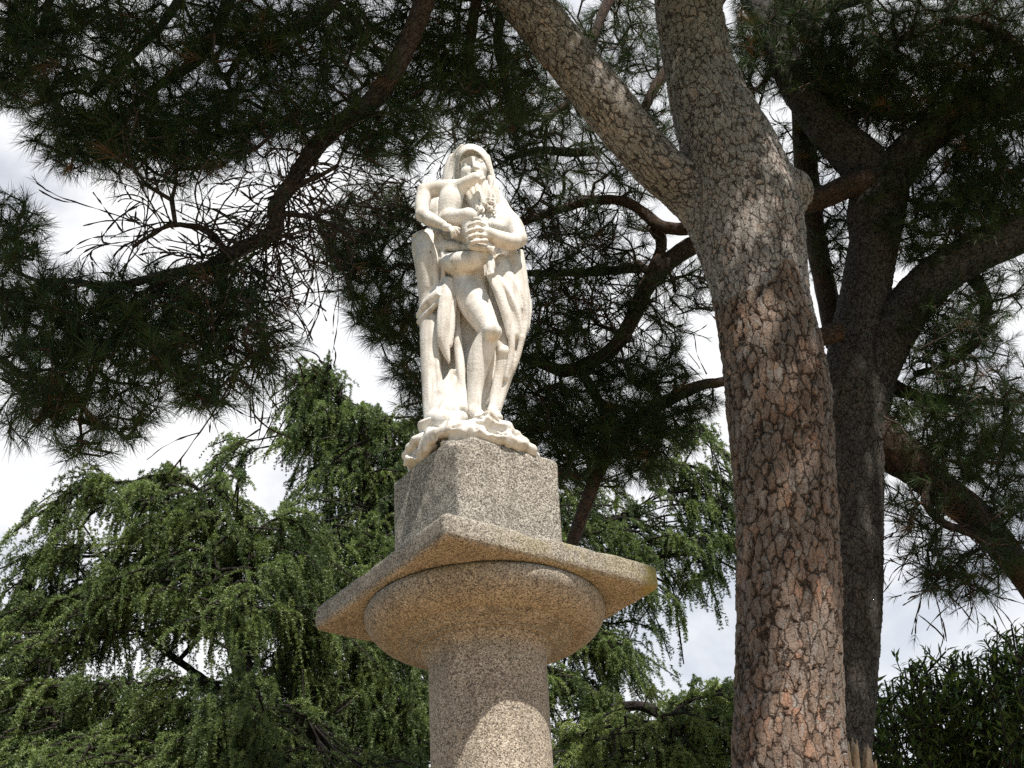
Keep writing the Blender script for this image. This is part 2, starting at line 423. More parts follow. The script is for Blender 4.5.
def plain(name, c, rough=0.8, ns=8.0, c2=None):
    m, t, b, out = mat(name)
    tcn = nd(t, 'ShaderNodeTexCoord')
    n = nd(t, 'ShaderNodeTexNoise', i_Scale=ns, i_Detail=8.0, i_Roughness=0.65); t.links.new(tcn.outputs['Object'], n.inputs['Vector'])
    t.links.new(mixc(t, ramp(t, n.outputs['Fac'], [(0.3, 0.0), (0.7, 1.0)]), c, c2 or tuple(x * .7 for x in c)), b.inputs['Base Color'])
    b.inputs['Roughness'].default_value = rough
    bp = nd(t, 'ShaderNodeBump'); bp.inputs['Strength'].default_value = 0.5; bp.inputs['Distance'].default_value = 0.01
    t.links.new(n.outputs['Fac'], bp.inputs['Height']); t.links.new(bp.outputs[0], b.inputs['Normal'])
    return m
# ------------------------------------------------------------------ ground
def build_ground():
    m, t, b, out = mat('sandy_ground')
    tcn = nd(t, 'ShaderNodeTexCoord'); V = tcn.outputs['Object']
    n1 = nd(t, 'ShaderNodeTexNoise', i_Scale=0.35, i_Detail=6.0); t.links.new(V, n1.inputs['Vector'])
    n2 = nd(t, 'ShaderNodeTexNoise', i_Scale=60.0, i_Detail=4.0); t.links.new(V, n2.inputs['Vector'])
    c = mixc(t, ramp(t, n1.outputs['Fac'], [(0.35, 0.0), (0.7, 1.0)]), (0.60, 0.37, 0.19), (0.50, 0.31, 0.16))
    c = mixc(t, ramp(t, n2.outputs['Fac'], [(0.4, 0.0), (0.7, 0.5)]), c, (0.28, 0.2, 0.12))
    gc = mixc(t, ramp(t, n2.outputs['Fac'], [(0.3, 0.0), (0.7, 1.0)]), (0.035, 0.055, 0.02), (0.07, 0.085, 0.035))
    # a round sandy clearing about the column, unseen dark lawn added beyond to cut bounce
    ln = nd(t, 'ShaderNodeVectorMath', operation='DISTANCE'); t.links.new(V, ln.inputs[0]); ln.inputs[1].default_value = (0.3, 6.0, 0)
    rr = math_(t, 'MULTIPLY_ADD', n1.outputs['Fac'], 1.6, ln.outputs['Value'])
    c = mixc(t, ramp(t, math_(t, 'DIVIDE', rr, 10.0), [(0.80, 0.0), (0.85, 1.0)]), c, gc)
    t.links.new(c, b.inputs['Base Color']); b.inputs['Roughness'].default_value = 0.95
    n = 24; g = np.concatenate([-np.geomspace(2000, 4, n), np.linspace(-3, 3, 7), np.geomspace(4, 2000, n)])
    X, Y = np.meshgrid(g, g + 0, indexing='ij'); Z = np.zeros_like(X)
    k = len(g); i = np.arange(k - 1)[:, None] * k; j = np.arange(k - 1)[None, :]
    q = np.stack([i + j, i + k + j, i + k + j + 1, i + j + 1], -1).reshape(-1, 4)
    o = new_mesh('ground', np.stack([X, Y + 7, Z], -1).reshape(-1, 3), [q], m)
    o['kind'] = 'structure'
build_ground()

# ------------------------------------------------------------------ column
_d = C_F * FPX + C_R * (485 - 512) + C_U * (384 - 611)
PA = CAM + _d * (7.44 / FPX)              # centre of the abacus' underside
XC, YC, ZA = PA
TH = math.radians(36.0)
EX = np.array([math.cos(TH), math.sin(TH), 0]); EY = np.array([-math.sin(TH), math.cos(TH), 0]); EZ = np.array([0, 0, 1.0])
S_AB, H_AB, S_PL, H_PL = 1.17, 0.125, 0.59, 0.615
ZP = ZA + H_AB + H_PL                     # top of the plinth block

def hash_noise(seed, n=6, f0=2.0, f1=9.0, amp=1.0):
    r = np.random.default_rng(seed)
    K = nrm(r.normal(size=(n, 3))) * r.uniform(f0, f1, (n, 1)); ph = r.uniform(0, 6.28, n)
    return lambda x, y, z: amp * sum(np.sin(K[i, 0] * x + K[i, 1] * y + K[i, 2] * z + ph[i]) for i in range(n)) / n

def stone_box(c, half, rad, h, seed, amp, chips=()):
    half = np.asarray(half); rr = np.linalg.norm(half[:2]) + 0.06
    S = Sdf([c[0] - rr, c[1] - rr, c[2] - half[2] - 0.05], [c[0] + rr, c[1] + rr, c[2] + half[2] + 0.05], h)
    sl, X = S.reg(S.lo, S.lo + S.h * (S.n - 1))
    L = np.stack([(X - c) @ EX, (X - c) @ EY, (X - c) @ EZ], -1)
    q = np.abs(L) - half + rad
    S.F[sl] = np.linalg.norm(np.maximum(q, 0), axis=-1) + np.minimum(q.max(-1), 0) - rad
    S.warp(hash_noise(seed, 14, 4, 30, amp)); S.warp(hash_noise(seed + 1, 14, 30, 90, amp * 0.5))
    for p, r in chips: S.ell(c + EX * p[0] + EY * p[1] + EZ * p[2], r, 0.02, sub=True)
    return S.mesh()

def lathe(prof, seg=160):
    prof = np.asarray(prof, float); n = len(prof)
    th = np.linspace(0, 2 * math.pi, seg, endpoint=False)
    V = np.stack([prof[:, 0:1] * np.cos(th), prof[:, 0:1] * np.sin(th), np.repeat(prof[:, 1:2], seg, 1)], -1).reshape(-1, 3)
    i = np.arange(n - 1)[:, None] * seg; j = np.arange(seg)[None, :]; j2 = (j + 1) % seg
    q = np.stack([i + j, i + seg + j, i + seg + j2, i + j2], -1).reshape(-1, 4)
    return V, q

column = thing('stone_column', 'round granite column with a square weathered capital slab and a block on top carrying the statue', 'column', (XC, YC, 0))
CB = np.array([XC, YC, 0])
zz = np.linspace(0.45, ZA - 0.27, 60)
prof = [(0.270, z) for z in zz] + [(0.272, ZA - 0.255), (0.278, ZA - 0.235), (0.288, ZA - 0.218), (0.303, ZA - 0.206), (0.30, ZA - 0.19)]
V, q = lathe(prof)
V[:, :2] *= (1 + 0.006 * hash_noise(3, 10, 5, 25)(V[:, 0], V[:, 1], V[:, 2]))[:, None]
new_mesh('shaft', V, [q[:, ::-1]], M_GRAN, column)
ech = [(0.298, -0.203), (0.317, -0.200), (0.326, -0.194), (0.326, -0.187), (0.349, -0.182), (0.359, -0.176), (0.362, -0.169), (0.386, -0.164), (0.394, -0.157), (0.396, -0.150)]
for a in np.linspace(0, 1, 14): ech.append((0.40 + 0.16 * math.sin(a * 1.5708) ** 0.9, -0.147 + 0.125 * (1 - math.cos(a * 1.5708)) ** 0.9))
ech += [(0.558, -0.010), (0.55, -0.004), (0.535, 0.006), (0.30, 0.01)]
V, q = lathe([(r, z + ZA) for r, z in ech], 200)
V[:, :2] *= (1 + 0.008 * hash_noise(5, 12, 5, 30)(V[:, 0], V[:, 1], V[:, 2]))[:, None]
new_mesh('echinus', V, [q[:, ::-1]], M_GRANA, column)
c = np.array([XC, YC, ZA + H_AB / 2])
V, q = stone_box(c, (S_AB / 2, S_AB / 2, H_AB / 2), 0.03, 0.011, 11, 0.007,
                 chips=[((-0.1, -0.6, 0.07), (0.10, 0.05, 0.03)), ((-0.59, 0.1, 0.08), (0.06, 0.14, 0.03)), ((0.25, -0.6, 0.085), (0.12, .05, .03))])
rcorner = c + EX * S_AB / 2 - EY * S_AB / 2
mid = c + EX * 0.05 - EY * S_AB / 2
lich = np.exp(-(np.linalg.norm(V - rcorner, axis=1) / 0.15) ** 2) + 0.4 * np.exp(-(np.linalg.norm(V - mid, axis=1) / 0.3) ** 2)
new_mesh('abacus', V - CB, [q], M_GRANA, column, attrs={'lich': ('FLOAT', np.clip(lich, 0, 1))})
c = np.array([XC - 0.02, YC, ZA + H_AB + H_PL / 2 - 0.002])
V, q = stone_box(c, (S_PL / 2, S_PL / 2, H_PL / 2), 0.025, 0.010, 21, 0.006, chips=[((-0.28, -0.28, 0.3), (0.06, 0.06, 0.05))])
new_mesh('plinth_block', V - CB, [q], M_GRANP, column)
V, q = lathe([(0.30, 0.46), (0.34, 0.44), (0.36, 0.40), (0.35, 0.35), (0.40, 0.33), (0.43, 0.27), (0.40, 0.20), (0.30, 0.19)])
new_mesh('torus_base', V, [q[:, ::-1]], M_GRAN, column)
V, q = stone_box(np.array([XC, YC, 0.1]), (0.46, 0.46, 0.11), 0.02, 0.02, 31, 0.004)
new_mesh('base_slab', V - CB, [q], M_GRAN, column)

# ------------------------------------------------------------------ statue
PR = 1 / 207.0
def P(px, py, d): return at(px, py, YC - d)
def PL(*pts): return [P(a, b, c) for a, b, c in pts]
def RL(*r): return [x * PR for x in r]
SB = np.array([XC - 0.02, YC, ZP])
statue = thing('stone_statue', 'pale stone statue of a hooded bearded man holding an infant on top of the column', 'statue', SB)
SLO = SB + [-0.42, -0.52, -0.12]; SHI = SB + [0.42, 0.35, 1.85]

# --- the man (body, one surface)
B = Sdf(SLO, SHI, 0.0062)
B.chain(PL((474, 300, .02), (476, 270, .03), (480, 240, .03), (484, 216, .02)), RL(21, 23, 25, 19), .04)
B.chain(PL((440, 226, -.02), (462, 212, 0), (490, 208, .0), (504, 214, .02)), RL(11, 16, 15, 10), .04)       # shoulders
B.chain(PL((482, 205, .03), (477, 185, .03)), RL(10, 10), .03)                                                # neck
hc0 = P(473.5, 166, .03); hc = P(473.5, 167.0, .042)
hx = nrm(C_R * 0.95 + C_U * 0.28); hy = nrm(np.cross(nrm(C_U - C_R * 0.2), hx)); hz = np.cross(hx, hy)
if hy[1] > 0: hy = -hy
AX = np.stack([hx, hy, nrm(np.cross(hx, hy))])
AXF = np.stack([hx, hy, nrm(np.cross(hx, hy))])
B.ell(hc, (.071, .088, .108), .02, axes=AX)
B.ell(P(474, 178, .072), (.060, .065, .065), .03)            # jaw
FD = .012
def PF(a, b, c): return P(a, b, c + FD)
def PLF(*q): return [PF(*w) for w in q]
# brow, nose, cheeks, eyes
B.chain(PLF((460, 161.5, .085), (466, 158.8, .112), (472, 158, .12)), RL(1.5, 1.9, 1.9), .02)
B.chain(PLF((472.6, 157.5, .12), (479, 155, .112), (484.5, 155.5, .085)), RL(1.9, 1.9, 1.5), .02)
B.chain(PLF((472.5, 157, .118), (474, 163, .142), (475.3, 168, .165)), RL(2.0, 2.3, 3.0), .008)
B.ell(PF(472.2, 169.5, .142), (.011, .012, .009), .006); B.ell(PF(478.2, 168.3, .142), (.011, .012, .009), .006)
B.ell(PF(465, 172.5, .080), (.018, .02, .016), .05); B.ell(PF(482.3, 169, .080), (.018, .02, .016), .05)
for ex, ey in ((466.3, 163.3), (479.8, 159.6)):
    B.ell(PF(ex, ey + .4, .123), (.019, .017, .0105), .010, sub=True)
    B.ell(PF(ex, ey + .2, .122), (.0135, .032, .0042), .004, sub=True)
    B.ell(PF(ex, ey + 1.3, .1005), (.0125, .0115, .0095), .003)
    B.chain(PLF((ex - 4.2, ey + .6, .098), (ex, ey - 1.6, .110), (ex + 4.0, ey - .6, .098)), RL(.9, 1.0, .9), .003)
    B.chain(PLF((ex - 4.0, ey + 1.2, .098), (ex, ey + 2.6, .106), (ex + 3.8, ey + .8, .098)), RL(.8, .8, .8), .003)
B.ell(PF(473.2, 170.9, .148), (.0055, .010, .006), .003, sub=True); B.ell(PF(477.4, 170.2, .148), (.0055, .010, .006), .003, sub=True)
B.chain(PLF((469, 175.5, .122), (475, 174, .135), (482, 173.8, .122)), RL(2.8, 3.0, 2.6), .008)      # moustache
# raised arm and left hand
B.chain(PL((500, 214, .03), (512, 226, .10), (519.5, 238.5, .15)), RL(12.5, 12, 8.5), .02)
B.chain(PL((519, 240, .15), (511, 242, .18), (499, 239, .225), (488, 234, .26)), RL(8.0, 9.5, 9.0, 7.2), .015)
B.ell(P(496, 223, .06), (.085, .06, .06), .03); B.ell(P(503, 226, .10), (.075, .055, .062), .03); B.ell(P(493, 228, .14), (.05, .05, .04), .03)   # chest
B.ell(P(484, 234, .265), (.030, .026, .042), .012)
for (ys, y1, y2, x2, r) in ((226, 222.6, 227.0, 468.5, 2.5), (231, 229.0, 233.2, 466.8, 2.7), (236.5, 235.2, 239.0, 467.5, 2.7), (241, 241.0, 244.3, 470.5, 2.4)):
    B.chain(PL((486, ys, .275), (478, y1, .300), (472, (y1 + y2) / 2, .300), (x2, y2, .278)), RL(r + .4, r, r * .95, r * .8), .004)
B.chain(PL((485, 226, .27), (480, 219.5, .27), (474, 219, .255)), RL(3.0, 2.6, 2.0), .006)          # thumb
# right forearm under the child, wrapped
B.chain(PL((447, 238, .02), (446, 262, .08), (457, 263, .155), (470, 261.5, .18), (484, 256, .20)), RL(10, 11, 12, 11.5, 8), .02)
B.ell(P(438, 212, -.06), (.11, .07, .10), .04)
# legs
B.chain(PL((467, 286, .06), (474, 303, .10), (488, 328, .135)), RL(18.5, 17.5, 12.0), .03)
B.ell(P(492.5, 332, .17), (.048, .045, .046), .02)
B.chain(PL((489, 334, .13), (482, 352, .10), (478, 366, .09), (475, 390, .08), (474.5, 410, .085)), RL(11.0, 12.5, 11.5, 7.8, 6.4), .012)
B.chain(PL((474.5, 411, .085), (480, 417, .17), (486, 420, .235)), RL(6.6, 6.2, 3.8), .012)
B.chain(PL((490, 300, .0), (503, 348, .045)), RL(14, 8.5), .02)
B.ell(P(505, 352, .07), (.034, .03, .034), .015)
B.chain(PL((505, 354, .05), (502, 372, .03), (496, 392, .025), (493, 410, .03)), RL(8, 8.2, 6.5, 5.5), .012)
B.chain(PL((492, 411, .05), (499, 418, .13)), RL(5.6, 4.2), .012)
B.warp(hash_noise(41, 16, 10, 60, .0018))
V, q = B.mesh(); man = new_mesh('bearded_man', V - SB, [q], M_MARBLE, statue)

# --- beard
D = Sdf(P(478, 196, .12) - [.17, .2, .17], P(478, 196, .12) + [.17, .2, .17], 0.0045)
D.ell(P(480.5, 197.5, .098), (.074, .044, .090), .02)
D.chain(PL((467, 181, .08), (469, 194, .10), (477, 209, .11)), RL(5, 6.5, 5), .015)
D.chain(PL((490, 178, .07), (494, 190, .08), (497, 204, .07)), RL(3.5, 5, 4), .012)
r_ = np.random.default_rng(5)
for k in range(13):
    u = k / 12; x0 = 464.5 + 28 * u; x1 = 473.5 + 21 * u; dd = .035 * math.sin(math.pi * (.12 + .76 * u)); ph = r_.uniform(0, 6.28)
    pts = [(x0 + (x1 - x0) * s + 1.5 * math.sin(ph + s * 8), 182 + 30 * s - 3 * abs(u - .5), .094 + 1.15 * dd + .010 * math.sin(s * 3.1)) for s in np.linspace(0, 1, 8)]
    D.chain(PL(*pts), RL(1.3, 1.5, 1.6, 1.6, 1.6, 1.5, 1.4, 1.0), .005, n=3)
for k in range(16):
    px = r_.uniform(477, 495); py = r_.uniform(198, 212); d = .138 + .01 * r_.uniform()
    a = r_.uniform(0, 6.28); R1 = r_.uniform(1.6, 2.6)
    pts = [(px + R1 * math.cos(a + s * 1.3) * (1 - .12 * s), py + R1 * math.sin(a + s * 1.3) * (1 - .12 * s) + .5 * s, d + .003 * s) for s in range(5)]
    D.chain(PL(*pts), RL(1.1, 1.3, 1.3, 1.2, .8), .003, n=3)
V, q = D.mesh(); new_mesh('beard', V - SB, [q], M_MARBLE, man)

# --- hood
Hd = Sdf(P(470, 170, .0) - [.26, .34, .36], P(470, 170, .0) + [.26, .3, .22], 0.0055)
Hd.ell(hc0 + np.array([-.004, .008, .008]), (.092, .106, .123), .02, axes=AX)
Hd.chain(PL((454, 160, -.03), (450, 172, -.04), (449, 190, -.05)), RL(8, 8, 9), .03)
Hd.chain(PL((486, 158, -.02), (490, 174, -.01), (495, 192, .0), (503, 208, .02)), RL(5, 5, 6, 8), .02)
Hd.chain(PL((471, 165, -.06), (472, 190, -.09)), RL(17, 18), .03)
Hd.ecyl(P(473.3, 169.8, .06), AXF, .074, .106, -.035)
Hd.ecyl(P(475, 190, .06), AXF, .072, .09, -.035)
rim = [(454.2, 182, .03), (455.3, 168, .04), (457.3, 157.5, .052), (463, 149.8, .064), (472, 146.3, .068), (481.3, 149.6, .063), (487, 157, .052), (490, 168, .04), (492.5, 184, .03)]
Hd.chain(PL(*rim), RL(1.8, 2.0, 2.2, 2.4, 2.5, 2.3, 2.1, 1.8, 1.6), .005)
Hd.chain(PL((462, 145.5, .04), (455, 153, .02), (451, 166, .0), (448, 184, -.02)), RL(2, 2, 2, 2), .008)
Hd.warp(hash_noise(43, 10, 10, 50, .0015))
V, q = Hd.mesh(); new_mesh('hood', V - SB, [q], M_MARBLE, man)

# --- the infant
I = Sdf(P(458, 226, .17) - [.26, .30, .38], P(458, 226, .17) + [.26, .24, .32], 0.0052)
I.chain(PL((452, 193, .14), (450.5, 202, .15), (448.5, 212, .148)), RL(12.6, 13.4, 11.6), .02)
I.chain(PL((426, 191.5, .13), (438, 188.5, .14), (452, 187.5, .15), (461, 187, .17)), RL(9.3, 9.2, 9.0, 8.0), .02)
I.chain(PL((457, 188.5, .16), (467, 182.5, .195), (475.5, 178, .215)), RL(8.0, 7.2, 5.6), .014)
I.chain(PL((474, 177.5, .21), (480, 175.8, .205)), RL(5.6, 4.6), .01)
for k, (x, y) in enumerate(((484.5, 178), (484.5, 180.8), (482.8, 183), (480.2, 184))):
    I.chain(PL((480.5, 176 + k * .8, .206), (x - .5, (y + 176.5) / 2, .213), (x - .7, y, .20)), RL(1.9, 1.6, 1.2), .004)
I.chain(PL((425, 192, .13), (422, 205, .15), (422.6, 215, .165)), RL(9.0, 8.2, 7.2), .014)
I.chain(PL((422, 214.5, .165), (431, 219.5, .20), (443, 225, .235)), RL(7.3, 7.2, 5.0), .012)
I.ell(P(447, 227.5, .245), (.028, .02, .021), .01)
for (x, y, a) in ((452.5, 237, .7), (456, 235.5, .5), (459, 232.5, .3), (459.5, 229, .1)):
    I.chain(PL((448.5, 228.5, .245), ((x + 448.5) / 2 + 1, (y + 228.5) / 2 - 1, .26), (x, y, .248)), RL(2.2, 1.9, 1.5), .004)
I.ell(P(449, 221, .15), (.062, .055, .05), .02)                 # hips
I.chain(PL((448, 218.5, .17), (458, 217.5, .21), (467, 216.5, .235)), RL(9.6, 9.2, 8.6), .012)
I.ell(P(468.5, 216, .24), (.046, .042, .046), .010)
I.chain(PL((468.5, 217, .235), (468.5, 230, .225), (472, 244, .235)), RL(7.2, 6.6, 4.2), .01)
I.chain(PL((471.5, 246.5, .235), (482, 247.8, .25), (492, 249, .245)), RL(4.2, 3.8, 2.6), .008)
for k in range(4): I.chain(PL((489, 246.8 + k * 1.2, .25), (494.5 - k * .5, 247.5 + k * 1.5, .25)), RL(1.4, 1.0), .003)
I.chain(PL((458, 233, .15), (476, 246, .17), (488, 256, .19)), RL(8.5, 6.8, 4.6), .012)
I.chain(PL((489, 257, .195), (491, 266, .215), (490, 272, .225)), RL(4.4, 4.7, 3.6), .008)
for k in range(4): I.cap(P(487.2 + k * 2, 272.3 - k * .3, .232), P(487.4 + k * 1.9, 275.4 - k * .7, .236), 1.4 * PR, 1.1 * PR, .003)
I.chain(PL((441, 212.5, .205), (448, 211, .225), (458, 210, .222)), RL(.9, .9, .9), .004, sub=True)
I.warp(hash_noise(47, 10, 15, 60, .0012))
V, q = I.mesh(); inf = new_mesh('infant', V - SB, [q], M_MARBLE, statue)

# --- the cloak with its folds
K = Sdf(SLO, SHI, 0.0062)
K.chain(PL((466, 235, -.13), (468, 300, -.14), (466, 360, -.13), (463, 415, -.10)), RL(30, 36, 32, 25), .05)
K.chain(PL((480, 238, -.02), (492, 290, -.02), (492, 340, -.03), (484, 405, -.04)), RL(18, 24, 22, 16), .05)
K.ell(P(427, 244, .04), (.076, .06, .06), .03); K.ell(P(437, 243, .03), (.045, .05, .055), .03)
K.chain(PL((428.5, 245, .055), (429, 262, .072), (431, 285, .055), (430, 302, .03), (432, 350, .0), (434, 400, .0), (436, 428, .02)), RL(14, 14.8, 13, 12, 10.5, 9.5, 11), .03)
K.chain(PL((437, 233, .05), (442, 240, .10), (443, 255, .135), (443, 272, .125), (441.5, 287, .09)), RL(2.4, 2.6, 2.6, 2.6, 2.2), .010)
K.chain(PL((414, 236, .03), (424, 231.5, .07), (437, 232.5, .07)), RL(2.4, 2.6, 2.2), .012)     # edge of the sleeve panel
K.chain(PL((414.5, 238, -.02), (415, 252, .01), (419, 275, .02), (421, 295, .015)), RL(3, 3.2, 3, 3), .015)
K.chain(PL((424, 234, .03), (424, 250, .06), (426, 280, .06)), RL(3, 3, 3), .018)
K.chain(PL((433, 234, .04), (434, 252, .08), (434, 282, .075)), RL(2.5, 2.5, 2.5), .018)
# swag at the hip
K.chain(PL((420, 316, .03), (427, 306, .07), (437, 296, .11), (446, 287, .115)), RL(4.5, 6.5, 6.5, 5.0), .012)
K.chain(PL((419, 322, .03), (427, 314, .075), (438, 302, .115)), RL(3.0, 3.6, 3.0), .006)
K.chain(PL((423, 306, .05), (433, 294, .09), (441, 286, .10)), RL(2.5, 3.0, 2.5), .006)
K.chain(PL((438, 288, .115), (438, 294, .135), (442, 296.5, .135), (446, 291, .13)), RL(2.2, 2.4, 2.4, 2.0), .005)
# lappet hanging in front
K.chain(PL((448, 283, .10), (446, 300, .125), (443.5, 320, .125), (443, 338, .115), (446, 352, .10), (449, 363, .09)), RL(7.0, 7.0, 7.4, 6.6, 4.4, 1.5), .008)
K.chain(PL((455, 284, .09), (453, 305, .11), (452, 325, .11), (450, 345, .10)), RL(3.5, 4, 3.5, 3), .010)
K.chain(PL((441, 300, .135), (439.5, 320, .14), (439, 338, .13)), RL(2.2, 2.6, 2.0), .008)
K.chain(PL((456.5, 318, .06), (458, 345, .065), (460.5, 370, .065), (463, 390, .06), (467, 412, .07)), RL(3.5, 5.0, 5.2, 5.5, 4.0), .008)
K.chain(PL((457, 288, .085), (457.5, 305, .075), (457, 320, .06)), RL(3.0, 3.0, 3.2), .008)
# left panel ridges
K.chain(PL((430, 325, .03), (431, 360, .04), (434, 400, .055), (437, 425, .08)), RL(10.5, 10.5, 11, 12), .02)
K.chain(PL((424, 322, .035), (424.5, 350, .04), (426.5, 385, .05), (429, 425, .085)), RL(3.8, 4.2, 4.4, 5.0), .012)
K.chain(PL((434, 318, .06), (435, 345, .065), (435.5, 370, .065), (437, 395, .075), (438, 420, .12)), RL(4.2, 5.2, 5.0, 5.6, 8.0), .012)
K.chain(PL((440, 395, .08), (447, 383, .075), (452, 372, .065)), RL(6, 4.5, 3.5), .012)
K.chain(PL((452, 380, .06), (457, 392, .06), (462, 408, .075)), RL(4.5, 6.5, 6.0), .012)
K.chain(PL((446, 392, .07), (447, 408, .10), (447, 425, .155)), RL(9.5, 12, 13), .03)
K.chain(PL((433, 418, .13), (447, 421, .19), (461, 418, .15)), RL(6, 9, 7), .03)
K.chain(PL((444.5, 340, .09), (446.5, 362, .075), (443.5, 388, .07)), RL(2.6, 3.2, 1.2), .008, sub=True)
K.chain(PL((452.5, 378, .10), (459, 392, .115), (466, 405, .12)), RL(.8, .8, .8), .004, sub=True)
# right side: sheet wrapped round the hip, folds fanning down
K.chain(PL((508, 250, .06), (517, 280, .05), (520, 310, .04), (517, 338, .03), (508, 372, .02), (501, 398, .02), (497, 414, .02)), RL(9, 10.5, 10, 9, 6.5, 4.5, 3.5), .02)
K.chain(PL((500, 262, .10), (508, 285, .10), (513, 310, .09), (514, 335, .075)), RL(9, 10, 9, 7), .02)
K.chain(PL((494, 272, .13), (499, 290, .135), (505, 312, .125), (511, 335, .10), (511, 355, .08), (505.5, 378, .06)), RL(7, 6.5, 5.0, 4.0, 3.6, 2.6), .012)
K.chain(PL((489, 274, .14), (494, 285, .15), (500.5, 300, .145), (505, 318, .125), (508, 335, .105)), RL(4, 3.8, 3.2, 2.6, 2.2), .008)
K.chain(PL((496, 276, .15), (506, 288, .15), (513.5, 303, .135), (519.5, 322, .105), (522, 340, .08)), RL(3, 3.0, 2.8, 2.6, 2.4), .007)
K.chain(PL((503, 275, .13), (515, 285, .12), (523, 300, .09), (526, 320, .06), (523, 340, .05)), RL(3, 3, 3, 2.6, 2.4), .007)
K.chain(PL((522, 338, .085), (519, 352, .07), (513.5, 368, .055), (506, 384, .04), (499, 408, .03)), RL(3.2, 3.2, 3.0, 2.6, 2.2), .008)
K.chain(PL((527, 292, .03), (529.5, 308, .02), (527, 328, .02)), RL(2.8, 3, 2.8), .012)
K.chain(PL((521, 252, .04), (524, 270, .04), (526, 290, .03)), RL(3, 3, 3), .015)
K.chain(PL((501, 268, .13), (509, 276, .14), (517, 290, .125), (522, 308, .10)), RL(1.8, 2.0, 2.0, 1.6), .006)
K.chain(PL((428, 325, .066), (428.5, 360, .076), (430, 405, .10)), RL(1.6, 2.0, 2.2), .006)
K.chain(PL((436.5, 325, .076), (437.5, 360, .085), (439.5, 400, .105)), RL(1.8, 2.2, 2.4), .006)
K.chain(PL((420, 246, .095), (421, 265, .10), (423, 290, .07)), RL(1.2, 1.4, 1.2), .01, sub=True)
K.chain(PL((430, 240, .11), (431, 260, .135), (432, 285, .10)), RL(1.1, 1.4, 1.2), .01, sub=True)
K.chain(PL((447.5, 292, .165), (446, 310, .165), (445, 330, .155)), RL(1.0, 1.2, 1.0), .006, sub=True)
# thigh edge of the cloth behind the legs
K.chain(PL((462, 330, -.02), (464, 370, -.01), (466, 408, .0)), RL(6, 6, 5), .02)
# cloth over the forearm
K.chain(PL((444, 246, .10), (455, 247, .15), (468, 249, .165)), RL(6, 5, 4), .014)
K.chain(PL((446, 254, .14), (462, 255.5, .19), (480, 252, .205)), RL(2, 2.2, 2), .01)
K.warp(hash_noise(53, 16, 10, 60, .0018))
V, q = K.mesh(); new_mesh('cloak', V - SB, [q], M_MARBLE, statue)

# --- rocky base
R = Sdf(SB + [-.46, -.50, -.14], SB + [.46, .42, .34], 0.0068)
R.ell(SB + [0, -.02, .03], (.33, .30, .07), .03)
R.ell(SB + [-.06, -.12, .06], (.22, .22, .09), .03)
for px, py, d, r in ((411.5, 455, .03, 8.0), (416, 447, .07, 9), (424, 440, .12, 11), (434, 436, .18, 11), (446, 430, .24, 11), (460, 427, .265, 10), (474, 424, .25, 9), (487, 423, .22, 9),
                     (499, 427, .20, 8.5), (511, 435, .17, 9), (521, 443, .15, 7.5), (484, 431, .265, 8), (500, 437, .22, 7), (514, 444, .17, 6.5), (447, 418, .12, 14), (430, 428, .1, 12)):
    R.ell(P(px, py, d), (r * PR * 1.15, r * PR * 1.1, r * PR * .8), .02)
R.chain(PL((476, 416.5, .22), (487, 414.5, .235), (497, 418.5, .22), (508, 426, .2), (514, 432, .19)), RL(3.2, 3.0, 3.4, 3.4, 3.0), .008)
R.chain(PL((478, 424.5, .285), (490, 424.5, .27), (502, 429, .235), (510, 433.5, .21)), RL(2.2, 2.8, 2.8, 1.8), .01, sub=True)
R.chain(PL((487, 436, .29), (500, 441, .25), (510, 447, .22)), RL(1.6, 2.2, 1.6), .008, sub=True)
for (x, y) in ((415.5, 453), (421.5, 450), (418, 446.5), (413, 447.5), (426, 447)): R.ell(P(x, y, .125), (.013, .035, .013), .006, sub=True)
def ridged(seed, f0, f1, amp):
    a = hash_noise(seed, 5, f0, f1); b = hash_noise(seed + 1, 5, f0, f1); c_ = hash_noise(seed + 2, 6, f0 * 2.3, f1 * 2.3)
    return lambda x, y, z: amp * (np.abs(a(x, y, z)) * 2.2 - np.abs(b(x, y, z)) * 1.6 + 0.6 * np.abs(c_(x, y, z)) - .15)
for (x, y, a, b_) in ((484, 423.5, .024, .007), (492, 425, .022, .009), (499, 428, .020, .008), (506, 432, .016, .007), (478, 432, .02, .005), (490, 435, .022, .005), (502, 440, .022, .006), (513, 442, .016, .008),
                    (429, 446, .018, .013), (435, 442.5, .016, .010), (422.5, 449.5, .013, .012), (416, 456, .012, .012), (411.5, 458, .009, .010), (443, 437, .02, .005), (455, 431, .018, .005)):
    R.ell(P(x, y, .30), (a, .13, b_), .012, sub=True)
R.warp(ridged(57, 20, 50, .017)); R.warp(hash_noise(58, 24, 50, 160, .014)); R.warp(hash_noise(59, 12, 12, 30, .010))
V, q = R.mesh(); new_mesh('rock_base', V - SB, [q], M_MARBLE, statue)
# ------------------------------------------------------------------ pines: trunks and limbs
Y1, Y2 = 8.7, 11.2
def path(pts, Y):
    """pixel-traced centre line: (px, py, half width px[, depth offset])."""
    Pw, Rw = [], []
    for p in pts:
        y = Y + (p[3] if len(p) > 3 else 0)
        q = at(p[0], p[1], y); z = (q - CAM) @ C_F
        Pw.append(q); Rw.append(p[2] * z / FPX)
    return np.array(Pw), np.array(Rw)

